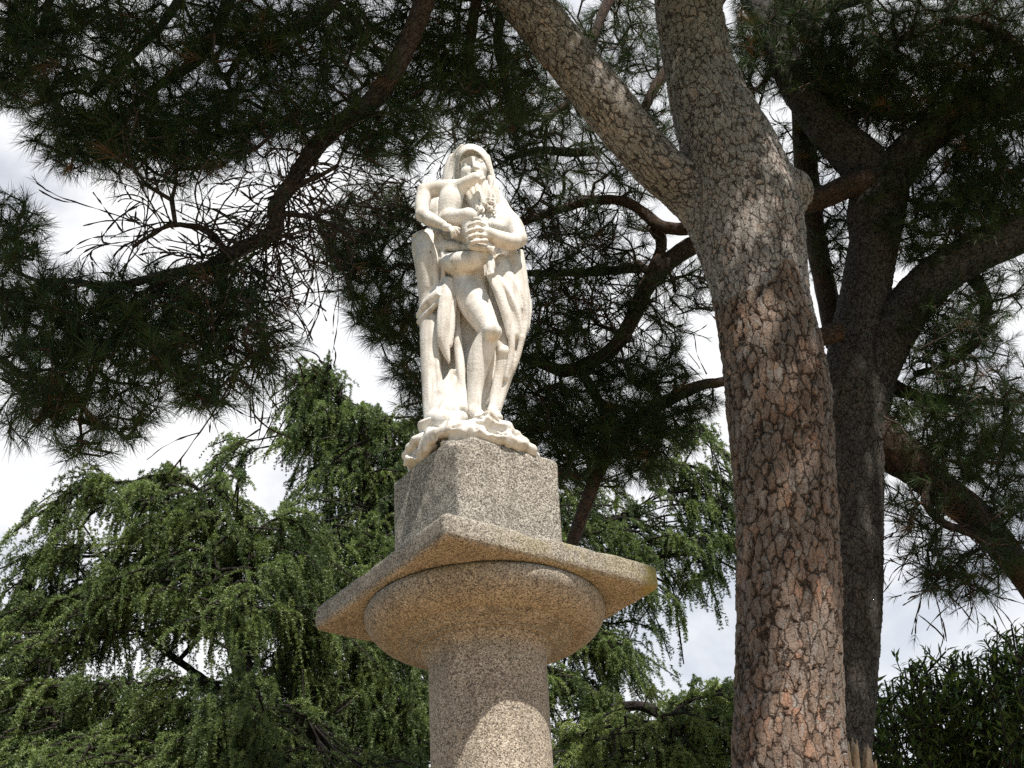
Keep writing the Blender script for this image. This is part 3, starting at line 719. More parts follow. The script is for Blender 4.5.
def down_to_ground(Pw, Rw, flare=1.25, dx=0.0):
    """continue the lowest point of a trunk down to the soil."""
    a, r = Pw[0], Rw[0]; out, rr = [], []
    for t, f in ((1.0, flare * 1.25), (0.93, flare), (0.75, 1.08), (0.4, 1.03)):
        z = a[2] * (1 - t) - (0.15 if t == 1.0 else 0)
        out.append([a[0] + dx * t, a[1], z]); rr.append(r * f)
    return np.vstack([out, Pw]), np.concatenate([rr, Rw])

def skel_coords(V, chains):
    """bark coordinates: offset from the nearest centre line in a transported frame, and length along it."""
    best = np.full(len(V), 1e9); bk = np.zeros((len(V), 3))
    for ci, (Pc, Rc) in enumerate(chains):
        T, A, Bn = frames(Pc); s = np.concatenate([[0], np.cumsum(np.linalg.norm(np.diff(Pc, axis=0), axis=1))])
        for a0 in range(0, len(V), 20000):
            v = V[a0:a0 + 20000]
            d2 = ((v[:, None, :] - Pc[None]) ** 2).sum(-1)
            k = np.clip(d2.argmin(1), 1, len(Pc) - 2)
            o = v - Pc[k]; al = (o * T[k]).sum(1)
            dist = np.sqrt(np.maximum((o * o).sum(1) - al ** 2, 0)) - Rc[k] + np.maximum(np.abs(al) - .3, 0)
            mk = dist < best[a0:a0 + 20000]
            loc = np.stack([(o * A[k]).sum(1), (o * Bn[k]).sum(1), s[k] + al], -1) + ci * 3.7
            seg = slice(a0, a0 + 20000)
            b = best[seg]; b[mk] = dist[mk]; best[seg] = b
            kk = bk[seg]; kk[mk] = loc[mk]; bk[seg] = kk
    return bk

def trunk_mesh(name, chains, h, mat_, parent, base, seed, amp, k=0.14, knots=()):
    ch = []
    for Pc, Rc in chains:
        Q = catmull(np.hstack([Pc, Rc[:, None]]), 6); ch.append((Q[:, :3], Q[:, 3]))
    allP = np.vstack([c[0] for c in ch]); mr = max(c[1].max() for c in ch) + .12
    S = Sdf(allP.min(0) - mr, allP.max(0) + mr, h)
    for i, (Pc, Rc) in enumerate(ch):
        for a in range(0, len(Pc) - 1, 6):
            e = min(a + 7, len(Pc))
            S.chain(Pc[a:e], Rc[a:e], k=0.004 if (a and True) else k, n=1) if i == 0 else S.chain(Pc[a:e], Rc[a:e], k=k if a < 6 else 0.004, n=1)
    for c, r in knots: S.ell(c, r, .12)
    V, q = S.mesh()
    bk = skel_coords(V, ch)
    o = new_mesh(name, V - base, [q], mat_, parent, attrs={'bk': ('FLOAT_VECTOR', bk)})
    return o, ch

def limb_mesh(name, Pc, Rc, mat_, parent, base, sides=12, soff=0.0, n=5, jit=0.0):
    Q = catmull(np.hstack([Pc, Rc[:, None]]), n)
    if jit:
        ns = [hash_noise(int(abs(Pc[0, 0]) * 1000) + i, 6, 2, 7, jit) for i in range(3)]
        Q[:, :3] += np.stack([f(Q[:, 0], Q[:, 1], Q[:, 2]) for f in ns], -1)
    A = Acc(); tube(A, Q[:, :3] - base, Q[:, 3], sides, 0.05, soff)
    A.build(name, mat_, parent)
    return Q[:, :3], Q[:, 3]

# main pine
t1 = [(793, 790, 55), (789, 700, 51), (789, 600, 50), (786, 500, 48), (778.5, 400, 50), (772, 350, 48), (762, 300, 46.5), (756, 250, 48.5), (749, 205, 50), (731, 155, 47), (709, 100, 38), (696, 50, 33), (688, 0, 32), (682, -60, 30), (690, -160, 27), (715, -290, 22), (725, -400, 15)]
Pm, Rm = down_to_ground(*path(t1, Y1))
l1 = [(742, 262, 30, .05), (716, 218, 29, .05), (686, 189, 25, 0), (658, 166, 23.5, -.1), (628, 131, 24.5, -.2), (602, 98, 25, -.3), (561, 47, 24, -.4), (524, 0, 24, -.5), (480, -60, 22, -.6), (420, -130, 19, -.7), (340, -200, 16, -.8), (240, -270, 12, -.9)]
Pl, Rl = path(l1, Y1)
B1 = np.array([Pm[0][0], Pm[0][1], 0.0])
pine1 = thing('pine_tree', 'big umbrella pine in front with brown plated bark and a thick limb to upper left', 'tree', B1, 'umbrella pines')
knot = at(801, 190, Y1 - .02)
tr1, ch1 = trunk_mesh('trunk', [(Pm, Rm), (Pl, Rl)], 0.02, M_BARK1, pine1, B1, 71, .01, k=.16, knots=[(knot, (.07, .12, .11))])
# the bark turns finer and greyer towards the fork and on the thick limb
tr1.data.materials.append(M_BARK1F)
_me = tr1.data; _c = np.zeros(len(_me.polygons) * 3); _me.polygons.foreach_get('center', _c); _c = _c.reshape(-1, 3) + B1
_zf = hash_noise(77, 14, 3, 16, 1.6)(_c[:, 0], _c[:, 1], _c[:, 2] * .6)
_me.polygons.foreach_set('material_index', (_c[:, 2] + _zf > at(765, 320, Y1)[2]).astype(np.int32)); _me.update()
SK1 = [np.vstack([c[0] for c in ch1])]
SK1[0] = SK1[0][SK1[0][:, 2] > 6.5]
def limb1(pts, Y, sides=10, jit=0.01, mat_=None):
    a, r = path(pts, Y); Pq, _ = limb_mesh('limb', a, r, mat_ or M_LIMB, pine1, B1, sides, jit=jit); SK1.append(Pq)
limb1([(470, -75, 15), (445, -55, 12.5), (428, -20, 11), (423, 5, 10.5), (411, 36, 10), (395, 70, 9.5), (375, 99, 9.5), (352, 116, 9), (333, 130, 9), (318, 146, 8.5), (305, 163, 8), (290, 185, 7.5), (277, 206, 8), (276, 229, 7.5), (264, 238, 7), (245, 246, 7), (226, 256, 6), (208, 266, 5.5), (180, 271, 4.5), (156, 276, 4), (130, 283, 3.5), (104, 286, 3), (70, 281, 2.5), (42, 283, 2)], Y1 - .75, 14, 0.012)
limb1([(230, 257, 4), (215, 238, 3), (196, 227, 2.5), (170, 226, 2), (150, 236, 1.8), (133, 247, 1.5)], Y1 - .75, 6)
limb1([(170, 273, 4), (155, 295, 3), (125, 325, 2.6), (105, 350, 2.3), (90, 385, 2), (80, 420, 1.5)], Y1 - .8, 6)
limb1([(222, 258, 4), (224, 290, 3), (215, 330, 2.3), (200, 365, 1.7)], Y1 - .75, 6)
limb1([(60, 282, 3), (30, 300, 2.5), (0, 290, 2), (-30, 300, 2)], Y1 - .8, 6)
limb1([(-40, 345, 4), (0, 358, 3), (25, 375, 2.5), (60, 380, 2)], Y1 - .8, 6)
limb1([(283, 197, 3.2), (300, 185, 2.6), (322, 175, 2.2), (337, 166, 1.6)], Y1 - .75, 6)
limb1([(284, 214, 2.6), (305, 216, 2.2), (330, 224, 1.8), (352, 238, 1.4)], Y1 - .75, 6)
limb1([(344, -25, 7), (331, 4, 6), (310, 23, 5.5), (290, 32, 5), (269, 40, 4.5), (245, 52, 4), (228, 75, 3)], Y1 - .55, 8)
limb1([(331, 2, 4.5), (345, 12, 4), (360, 30, 3.5), (366, 45, 3)], Y1 - .55, 8)
limb1([(232, -30, 7), (227, 0, 6), (217, 30, 5.5), (200, 57, 5), (180, 72, 4.5), (160, 84, 4), (133, 107, 3.5), (115, 125, 3)], Y1 - .5, 8)
limb1([(212, 40, 4), (230, 45, 3), (250, 50, 2.5)], Y1 - .5, 6)
limb1([(185, -10, 5), (163, 23, 4), (140, 47, 3.5), (117, 70, 3), (90, 95, 2.5)], Y1 - .45, 8)
limb1([(60, -40, 5), (50, 0, 4), (40, 40, 3.5), (20, 80, 3)], Y1 - .6, 8)
limb1([(510, -60, 8), (480, -10, 6), (470, 40, 5), (462, 85, 3.5)], Y1 - .3, 8)
limb1([(545, -90, 8), (500, 20, 5), (505, 80, 4), (512, 130, 3)], Y1 + .3, 8)
limb1([(240, -270, 12), (232, -150, 9), (232, -30, 7)], Y1 - .7, 8)
limb1([(340, -200, 12), (348, -110, 9), (344, -25, 7)], Y1 - .65, 8)
limb1([(240, -270, 11), (205, -140, 7), (185, -10, 5)], Y1 - .6, 8)
limb1([(240, -270, 11), (130, -170, 8), (60, -40, 5)], Y1 - .7, 8)

# second pine
t2 = [(838, 790, 36), (842, 700, 33), (845, 600, 36), (846, 500, 36), (851, 420, 33), (854, 385, 31), (858, 340, 27), (866, 290, 24), (875, 235, 24), (877, 195, 24), (868, 170, 24), (846, 147, 22), (828, 130, 19), (806, 100, 17), (788, 68, 16), (770, 28, 15), (752, -10, 14), (725, -90, 12), (700, -190, 9)]
Pt, Rt = down_to_ground(*path(t2, Y2))
r2 = [(856, 400, 28), (868, 375, 27), (884, 345, 25), (905, 312, 22.5), (930, 283, 21), (960, 261, 20), (992, 245, 19.5), (1024, 232, 19), (1070, 215, 17), (1140, 180, 14)]
r3 = [(874, 215, 22), (886, 188, 20), (905, 158, 19), (935, 130, 17), (976, 108, 16), (1024, 95, 15.5), (1090, 75, 12), (1170, 20, 9)]
B2 = np.array([Pt[0][0], Pt[0][1], 0.0])
pine2 = thing('pine_tree', 'darker grey umbrella pine behind the big brown trunk, with several limbs to the right', 'tree', B2, 'umbrella pines')
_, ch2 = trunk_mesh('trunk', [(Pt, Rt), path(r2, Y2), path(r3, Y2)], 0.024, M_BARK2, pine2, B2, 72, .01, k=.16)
SK2 = [np.vstack([c[0] for c in ch2])]
SK2[0] = SK2[0][SK2[0][:, 2] > 7.0]
def limb2(pts, Y, sides=10, jit=0.012, mat_=None):
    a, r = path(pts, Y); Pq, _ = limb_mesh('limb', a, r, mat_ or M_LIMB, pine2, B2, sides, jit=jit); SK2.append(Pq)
limb2([(852, 410, 22), (872, 432, 23), (890, 448, 23), (915, 466, 20), (942, 490, 18), (968, 510, 17), (990, 532, 16), (1010, 556, 15), (1030, 582, 14), (1060, 630, 11)], Y2 + .05, 12)
limb2([(935, 480, 6), (925, 500, 4.5), (940, 522, 4), (960, 530, 3.5), (985, 540, 3)], Y2 - .1, 8)
limb2([(872, 180, 13), (848, 186, 12), (826, 196, 11.5), (800, 204, 11), (770, 215, 10), (738, 226, 10), (706, 240, 9.5), (685, 250, 9), (664, 266, 9), (648, 285, 8.5), (638, 307, 8), (627, 330, 7.5), (612, 350, 7), (590, 363, 6.5), (567, 371, 6), (548, 366, 5), (531, 359, 4.5), (500, 352, 4)], Y2 - .15, 12)
limb2([(706, 226, 7), (680, 229, 6.5), (659, 225, 6), (640, 210, 5.5), (622, 201, 5), (595, 200, 4.5), (566, 207, 4), (545, 214, 3.5), (525, 221, 3.5), (495, 235, 3)], Y2 - .3, 8)
limb2([(655, 228, 6), (662, 245, 5.5), (650, 270, 5), (636, 262, 3)], Y2 - .2, 8)
limb2([(600, 150, 5), (570, 152, 4.5), (540, 150, 4), (510, 158, 3)], Y2 + .2, 8)
limb2([(640, 268, 4.5), (600, 272, 4), (560, 273, 3.5), (515, 272, 3)], Y2 + .1, 8)
limb2([(580, 370, 5), (592, 390, 4.5), (603, 410, 4), (607, 440, 3)], Y2 - .15, 8)
limb2([(840, 330, 10), (800, 345, 8), (760, 368, 6), (725, 381, 5), (705, 384, 5), (689, 390, 5.5), (668, 401, 6), (648, 413, 6.5), (622, 437, 7), (602, 464, 7), (588, 500, 7), (573, 541, 6), (560, 585, 4), (545, 630, 2)], Y2 - .35, 10)
limb2([(836, 345, 10), (830, 310, 10.5), (822, 270, 10.5), (813, 225, 11), (806, 160, 11), (800, 100, 10)], Y2 + .35, 10)
limb2([(815, 120, 10), (822, 70, 8), (812, 20, 7), (820, -40, 6)], Y2 + .3, 8)
limb2([(878, 180, 9), (850, 120, 7), (880, 110, 6), (905, 118, 5), (930, 112, 4)], Y2 + .3, 8)
limb2([(845, 130, 8), (800, 20, 7), (780, 10, 6), (840, 4, 6), (900, -20, 6)], Y2 + .4, 8)
limb2([(960, 262, 8), (985, 300, 6), (975, 340, 5), (945, 365, 4), (915, 375, 3)], Y2 + .2, 8)
limb2([(888, 385, 9), (910, 395, 6), (940, 400, 5), (980, 402, 4), (1024, 402, 3)], Y2 + .2, 8)
limb2([(740, -40, 11), (700, 30, 6), (660, 80, 5), (640, 120, 4)], Y2 - .1, 8)
limb2([(700, -190, 10), (640, -60, 7), (600, 20, 5), (580, 90, 4), (545, 120, 3)], Y2 - .2, 8)
limb2([(1040, 90, 8), (1010, 40, 6), (960, 20, 5), (900, 40, 4)], Y2 - .1, 8)
limb2([(1090, 75, 8), (1060, 140, 6), (1020, 170, 5), (985, 180, 4)], Y2 - .1, 8)

# torn stub at the foot of the second trunk
M_STUB = plain('torn_pale_wood', (0.55, 0.45, 0.32), 0.9, 30, (0.30, 0.22, 0.14))
St = Sdf(at(856, 752, Y1 + .3) - [.32, .3, .35], at(856, 752, Y1 + .3) + [.32, .3, .35], .011)
for k in range(16):
    x = 842 + 2.2 * k + rng.uniform(-2, 2)
    St.cap(at(x, 800, Y1 + .32), at(x - 3 + rng.uniform(-2, 6), 737 + abs(k - 6) * 2.2 + rng.uniform(-5, 7), Y1 + .3 + rng.uniform(-.05, .05)), .026, .008, .008)
V, q = St.mesh()
new_mesh('torn_stub', V - B1, [q], M_STUB, pine1)

# ------------------------------------------------------------------ pine foliage
def in_sun_gap(Q):
    """twigs that would shade what the photograph shows in full sun are not grown."""
    kill = np.zeros(len(Q), bool)
    t = (Q[:, 1] - YC) / SUN[1]
    X = Q - t[:, None] * SUN
    kill |= (t > .2) & (np.abs(X[:, 0] - XC) < .75) & (X[:, 2] > 2.6) & (X[:, 2] < 7.7)
    yt = Y1 - .25
    t = (Q[:, 1] - yt) / SUN[1]
    X = Q - t[:, None] * SUN
    px, py, _ = pix(X)
    edge = 770 + 25 * np.sin(py / 37.0) + 12 * np.sin(py / 11.0)
    kill |= (t > .2) & (py > 560 + 20 * np.sin(px / 9)) & (py < 1100) & (px > np.where(py > 690, 725, edge)) & (px < 880)
    return kill

def grow(attr, roots, seed, seg=0.13, sag=0.10, maxd=9.0):
    """connect every twig tip to the nearest wood grown so far."""
    r = np.random.default_rng(seed)
    roots = np.vstack(roots)
    cap_n = len(roots) + len(attr) * 9
    nodes = np.zeros((cap_n, 3)); par = np.full(cap_n, -1); n = len(roots); nodes[:n] = roots
    d0 = np.array([np.sqrt(((roots - a) ** 2).sum(1).min()) for a in attr])
    order = np.argsort(d0 + r.uniform(0, .25, len(attr)))
    tips = np.zeros(len(attr), int)
    for i in order:
        a = attr[i]
        dd = ((nodes[:n] - a) ** 2).sum(1); j = int(dd.argmin()); L = math.sqrt(dd[j])
        k = max(1, min(8, int(L / seg)))
        b = nodes[j]
        side = r.normal(size=3) * L * .22 + np.array([0, 0, sag * L * r.uniform(-.3, 1)])
        for s in range(1, k + 1):
            t = s / k
            nodes[n] = b + (a - b) * t + side * 4 * t * (1 - t) * .5
            par[n] = j; j = n; n += 1
        tips[i] = j
    nodes = nodes[:n]; par = par[:n]
    cnt = np.zeros(n); cnt[tips] = 1
    for i in range(n - 1, len(roots) - 1, -1): cnt[par[i]] += cnt[i]
    e = np.arange(len(roots), n)
    rad = 0.0020 * np.maximum(cnt, 1) ** 0.40
    tdir = nrm(nodes[tips] - nodes[np.maximum(par[tips], 0)])
    return nodes, par, e, rad, tips, tdir

def sticks(acc, A_, B_, ra, rb, sides=4):
    T = nrm(B_ - A_); n1 = nrm(np.cross(T, np.array([0.31, 0.77, 0.55]))); n2 = np.cross(T, n1)
    th = np.linspace(0, 2 * math.pi, sides, endpoint=False)
    ring = n1[:, None, :] * np.cos(th)[None, :, None] + n2[:, None, :] * np.sin(th)[None, :, None]
    V = np.concatenate([A_[:, None, :] + ring * ra[:, None, None], B_[:, None, :] + ring * rb[:, None, None]], 1)
    m_ = len(A_); base = np.arange(m_)[:, None] * (2 * sides)
    j = np.arange(sides)[None, :]; j2 = (j + 1) % sides
    q = np.stack([base + j, base + j2, base + sides + j2, base + sides + j], -1).reshape(-1, 4)
    acc.add(V.reshape(-1, 3), q)

def needles(Pt_, D, K, L, W, r, back=.14, droop=.1):
    n = len(Pt_)
    u = r.uniform(0, 1, (n, K, 1))
    base = Pt_[:, None, :] - D[:, None, :] * (u ** 1.3) * back
    rd = nrm(r.normal(size=(n, K, 3)))
    rd = nrm(rd - (rd * D[:, None, :]).sum(-1, keepdims=True) * D[:, None, :])
    ang = np.radians(r.uniform(8, 52, (n, K, 1)) + 14 * u)
    d = D[:, None, :] * np.cos(ang) + rd * np.sin(ang)
    ln = L * r.uniform(.7, 1.15, (n, K, 1)) * (r.uniform(.8, 1.15, (n, 1, 1)))
    wv = nrm(np.cross(d, nrm(r.normal(size=(n, K, 3))))) * W * .5
    g = np.array([0, 0, -1.0]) * ln * droop * r.uniform(.2, 1.4, (n, K, 1))
    mid = base + d * ln * .5 + g * .25; tip = base + d * ln + g
    V = np.stack([base - wv, base + wv, mid - wv * .95, mid + wv * .95, tip], 2).reshape(-1, 3)
    m_ = n * K; b = np.arange(m_)[:, None] * 5
    q = b + np.array([[0, 1, 3, 2]]); t = b + np.array([[2, 3, 4]])
    tint = np.clip(r.uniform(0, 1, (n, 1)) ** 1.4 * .75 + r.uniform(0, .25, (n, K)), 0, 1)
    tint[r.uniform(size=n) < .02] = 1.5
    return V, q, t, np.repeat(tint.ravel(), 5)

def pads(spec, seed):
    r = np.random.default_rng(seed); out = []
    for cx, cy, rx, ry, n, Y, dY in spec:
        a = r.uniform(0, 2 * math.pi, n); k = r.uniform(0, 1, n) ** .62 * 1.12
        px = cx + rx * k * np.cos(a); py = cy + ry * k * np.sin(a)
        yy = Y + r.uniform(-dY, dY, n)
        out += [at(x, y, z) for x, y, z in zip(px, py, yy)]
    return np.array(out)

def curls(starts, dir0, r, steps, step, ra, rb):
    n = len(starts); d = dir0.copy(); ax = nrm(r.normal(size=(n, 3))); rate = r.uniform(.01, .19, (n, 1)) * r.choice([-1, 1], (n, 1))
    P_ = [starts]; st = step * r.uniform(.6, 1.4, (n, 1))
    for k in range(steps):
        d = nrm(d + np.cross(ax, d) * rate + np.array([0, 0, -.05]) + r.normal(size=(n, 3)) * .07)
        P_.append(P_[-1] + d * st)
    P_ = np.stack(P_, 1); f = np.linspace(0, 1, steps + 1)
    return P_, ra + (rb - ra) * f, d

def bare_twigs(acc, base, src, spec, seed):
    r = np.random.default_rng(seed); px, py, _ = pix(src); tipP, tipD = [], []
    for cx, cy, rx, ry, n, Y, dY in spec:
        ok = np.where(((px - cx) / rx) ** 2 + ((py - cy) / ry) ** 2 < 1.3)[0]
        if len(ok) == 0: continue
        s = src[r.choice(ok, n)]
        out = np.array([0, 0, 0.0])
        dv = nrm(r.normal(size=(n, 3)) * np.array([1, .6, 1.0]))
        n = int(n * .8); s = s[:n]; dv = dv[:n]
        G1, f1, d1 = curls(s, dv, r, 12, .048, .0025, .0008)
        m_ = n * 3; w_ = r.integers(0, n, m_); k_ = r.integers(3, 12, m_)
        s2_ = G1[w_, k_]; d2_ = nrm(nrm(G1[w_, k_] - G1[w_, k_ - 1]) + r.normal(size=(m_, 3)) * .6)
        G2, f2, d2e = curls(s2_, d2_, r, 9, .030, .0015, .0006)
        for G, f in ((G1, f1), (G2, f2)):
            for k in range(G.shape[1] - 1):
                sticks(acc, G[:, k] - base, G[:, k + 1] - base, np.full(len(G), f[k]), np.full(len(G), f[k + 1]), 3)
        sel = r.uniform(size=m_) < .4
        tipP.append(G2[sel, -1]); tipD.append(d2e[sel])
    return np.vstack(tipP), np.vstack(tipD)

def foliage(pine, base, spec, bare, SK, seed, K=38, L=.14, W=.0030, shade=None):
    A_ = pads(spec, seed)
    A_ = A_[~in_sun_gap(A_)]
    nodes, par, e, rad, tips, td = grow(A_, SK, seed + 2)
    r = np.random.default_rng(seed + 3)
    acc = Acc()
    sticks(acc, nodes[par[e]] - base, nodes[e] - base, np.minimum(rad[par[e]], rad[e] * 1.15), rad[e])
    bp, bd = bare_twigs(acc, base, nodes, bare, seed + 5)
    acc.build('twigs', M_LIMB, pine, smooth=True)
    D = nrm(td * .8 + r.normal(size=(len(A_), 3)) * .28 + np.array([0, 0, .10]))
    V, q, t, tint = needles(A_ + D * .05, D, K, L, W, r)
    polys, Vs, ts = [q, t], [V], [tint]
    keep = ~in_sun_gap(bp)
    V2, q2, t2_, ti2 = needles(bp[keep], bd[keep], 14, .10, W * .9, r, back=.06)
    n0 = len(V); polys += [q2 + n0, t2_ + n0]; Vs.append(V2); ts.append(ti2)
    if shade is not None:
        S = shade[~in_sun_gap(shade)]
        D = nrm(r.normal(size=(len(S), 3)) + np.array([0, 0, .6]))
        n0 += len(V2)
        V2, q2, t2_, ti2 = needles(S, D, 26, .24, .030, r, back=.25)
        polys += [q2 + n0, t2_ + n0]; Vs.append(V2); ts.append(ti2)
    new_mesh('crown', np.vstack(Vs) - base, polys, M_NEEDLE, pine, smooth=False, attrs={'tint': ('FLOAT', np.concatenate(ts))})

def canopy(n, cx, cy, rx, ry, z0, z1, seed, gap=0.53):
    """the upper storey of the umbrella crown, above the picture."""
    r = np.random.default_rng(seed)
    a = r.uniform(0, 2 * math.pi, n); k = np.sqrt(r.uniform(0, 1, n))
    x = cx + rx * k * np.cos(a); y = cy + ry * k * np.sin(a)
    z = z0 + (z1 - z0) * (1 - k ** 2 * .7) * r.uniform(.6, 1, n)
    g = hash_noise(seed + 9, 8, .8, 2.6)(x, y, z * .5) * 2 + .5
    Q = np.stack([x, y, z], -1)[g > gap - .25]
    px, py, zz_ = pix(Q)
    vis = (zz_ > 0) & (px > -40) & (px < 1064) & (py > -45)
    Q = Q[~vis]
    t = (Q[:, 1] - 14.6) / SUN[1]; X = Q - t[:, None] * SUN; px, py, _ = pix(X)      # leaves the cedars beyond in the sun
    t1_ = (Q[:, 1] - (Y1 - .3)) / SUN[1]; X1 = Q - t1_[:, None] * SUN; ax, ay, _ = pix(X1)     # a thin spot that lets dapples on to the upper trunk
    thin = (t1_ > 0) & (ax > 500) & (ax < 815) & (ay > -20) & (ay < 520) & (hash_noise(seed + 31, 10, 5, 14)(X1[:, 0], X1[:, 1], X1[:, 2]) > .05)
    keep_ = ~thin
    Q, t, px, py = Q[keep_], t[keep_], px[keep_], py[keep_]
    return Q[~((t > 0) & (py > 330) & (((px > -80) & (px < 440) & (py < 800)) | ((px > 560) & (px < 735) & (py > 420) & (py < 700))))]

q1 = Y1 - .6
S1 = [(60, 40, 95, 55, 300, q1, .6), (30, 70, 50, 38, 90, q1, .5), (110, 115, 75, 45, 230, q1, .5), (80, 140, 45, 28, 100, q1, .4), (165, 150, 70, 33, 150, q1, .4), (205, 130, 50, 36, 110, q1, .4),
      (195, 55, 85, 60, 190, q1, .5), (275, 75, 85, 60, 230, q1, .5), (330, 60, 60, 60, 140, q1, .5), (290, 20, 80, 30, 110, q1, .5), (300, 125, 40, 22, 60, q1, .4), (395, 125, 38, 40, 110, q1, .3), (365, 140, 25, 28, 40, q1, .3),
      (450, 40, 70, 55, 230, q1 + .5, .5), (430, 85, 60, 32, 120, q1 + .5, .5), (490, 90, 50, 40, 130, q1 + .7, .5), (250, 140, 28, 18, 24, q1, .3), (15, 20, 40, 30, 60, q1, .4), (8, 85, 26, 24, 30, q1, .3),
      (130, 20, 100, 26, 90, q1, .5), (400, 20, 60, 40, 90, q1 + .4, .4),
      # the drooping bough on the left
      (14, 232, 26, 34, 60, Y1 - .8, .3), (20, 290, 40, 35, 90, Y1 - .8, .4), (75, 320, 65, 40, 190, Y1 - .8, .4), (70, 375, 60, 45, 130, Y1 - .8, .4), (140, 330, 60, 50, 150, Y1 - .8, .4), (30, 390, 40, 45, 70, Y1 - .8, .4),
      (100, 425, 45, 26, 55, Y1 - .8, .3), (82, 452, 18, 14, 14, Y1 - .8, .2), (180, 375, 50, 40, 85, Y1 - .8, .4), (225, 345, 50, 55, 85, Y1 - .75, .4), (215, 300, 55, 35, 70, Y1 - .75, .35), (205, 400, 22, 16, 18, Y1 - .75, .3), (262, 330, 24, 42, 28, Y1 - .75, .3), (175, 290, 70, 25, 50, Y1 - .75, .3)]
bare1 = [(225, 225, 75, 30, 40, Y1 - .75, .4), (180, 250, 60, 22, 14, Y1 - .75, .3), (290, 230, 50, 55, 60, Y1 - .75, .35), (245, 310, 50, 55, 70, Y1 - .75, .4), (150, 235, 30, 12, 7, Y1 - .75, .2), (100, 262, 50, 14, 7, Y1 - .8, .2), (320, 190, 35, 25, 24, Y1 - .75, .3), (225, 190, 8, 12, 4, Y1 - .75, .1)]
q2 = Y2 - .1
S2 = [(372, 232, 46, 45, 130, q2, .5), (355, 262, 28, 34, 75, q2, .4), (390, 295, 42, 42, 160, q2, .5), (376, 322, 16, 22, 40, q2, .3), (408, 350, 22, 36, 70, q2, .4), (415, 395, 14, 26, 26, q2, .3), (400, 215, 40, 30, 60, q2, .4), (335, 240, 18, 25, 16, q2, .3), (420, 420, 10, 16, 8, q2, .2),
      (480, 130, 45, 22, 55, q2, .4), (520, 150, 40, 30, 60, q2, .4), (560, 130, 50, 45, 110, q2, .5), (540, 80, 40, 50, 110, q2, .4), (540, 20, 60, 40, 90, q2, .5), (620, 70, 45, 75, 210, q2 + .2, .5), (560, 215, 50, 25, 40, q2, .4), (640, 170, 30, 40, 50, q2 + .2, .4), (640, 10, 40, 40, 60, q2 + .2, .5), (650, 130, 30, 30, 55, q2 + .2, .4), (600, 170, 60, 30, 45, q2, .4), (555, 190, 40, 25, 26, q2, .4), (535, 205, 20, 16, 12, q2, .3),
      (560, 250, 55, 45, 75, q2, .5), (545, 310, 40, 50, 90, q2, .5), (600, 290, 50, 40, 60, q2, .4), (620, 240, 40, 30, 50, q2, .4), (655, 320, 35, 40, 45, q2, .4), (575, 345, 55, 30, 80, q2, .4), (630, 375, 40, 25, 60, q2, .3), (665, 385, 32, 22, 45, q2 - .2, .3), (535, 600, 14, 40, 40, q2 - .3, .3),
      (565, 400, 55, 40, 140, q2, .4), (560, 450, 45, 35, 130, q2, .4), (610, 420, 50, 30, 110, q2 - .2, .3), (650, 430, 48, 26, 120, q2 - .3, .3), (610, 465, 50, 22, 80, q2 - .2, .3), (690, 402, 24, 16, 30, q2 - .3, .2), (700, 285, 28, 26, 40, q2, .3), (672, 360, 14, 14, 10, q2, .2), (520, 440, 30, 40, 50, q2, .4), (530, 380, 25, 40, 40, q2, .4), (700, 190, 20, 30, 12, q2, .3),
      (900, 40, 150, 60, 520, q2 + .3, .7), (960, 90, 85, 55, 300, q2 + .3, .6), (1000, 160, 50, 55, 170, q2 + .2, .5), (850, 80, 45, 40, 100, q2 + .3, .5), (790, 40, 50, 60, 130, q2 + .3, .5), (850, 125, 40, 45, 50, q2 + .4, .4), (1000, 20, 60, 40, 60, q2 + .3, .5), (735, 100, 18, 60, 30, q2 + .3, .3), (745, 60, 25, 60, 50, q2 + .3, .4), (800, 150, 25, 30, 20, q2 + .4, .4), (925, 190, 50, 35, 80, q2 + .2, .5), (985, 205, 40, 30, 80, q2 + .1, .5), (925, 235, 40, 35, 75, q2 + .2, .5), (830, 235, 22, 50, 40, q2 + .5, .3), (900, 130, 40, 25, 30, q2 + .4, .4), (865, 260, 10, 40, 12, q2 + .5, .3),
      (950, 320, 50, 35, 110, q2 + .2, .5), (990, 310, 30, 38, 55, q2 + .2, .4), (965, 355, 40, 25, 55, q2 + .2, .4), (925, 350, 20, 30, 26, q2 + .2, .3), (965, 420, 65, 40, 190, q2 + .2, .5), (920, 410, 40, 30, 70, q2 + .2, .4), (1000, 470, 40, 50, 140, q2 + .2, .4), (950, 460, 40, 28, 80, q2 + .2, .4), (900, 490, 22, 35, 30, q2 + .2, .3), (930, 535, 30, 40, 55, q2, .3), (970, 572, 40, 25, 50, q2, .3), (1008, 540, 25, 30, 40, q2, .3), (1015, 380, 20, 20, 16, q2 + .2, .3), (945, 570, 24, 22, 20, q2, .3), (1018, 270, 14, 20, 12, q2, .3)]
bare2 = [(560, 240, 60, 40, 50, q2, .4), (620, 290, 60, 50, 60, q2, .4), (440, 165, 45, 30, 45, q2, .4), (400, 190, 60, 25, 40, q2, .3), (530, 340, 40, 80, 60, q2, .4), (940, 370, 60, 20, 30, q2, .3), (940, 555, 40, 40, 40, q2, .3), (880, 130, 60, 30, 40, q2, .3), (320, 250, 25, 40, 20, q2, .3)]
S1 = [(a, b, c, d, int(n * 1.15), Y, e) for a, b, c, d, n, Y, e in S1]
S2 = [(a, b, c, d, int(n * (2.5 if (b < 260 and a > 740) else 1.35)), Y, e) for a, b, c, d, n, Y, e in S2]
foliage(pine1, B1, S1, bare1, SK1, 100, shade=canopy(8000, -1.5, 5.2, 6.2, 5.2, 10.3, 12.6, 301))
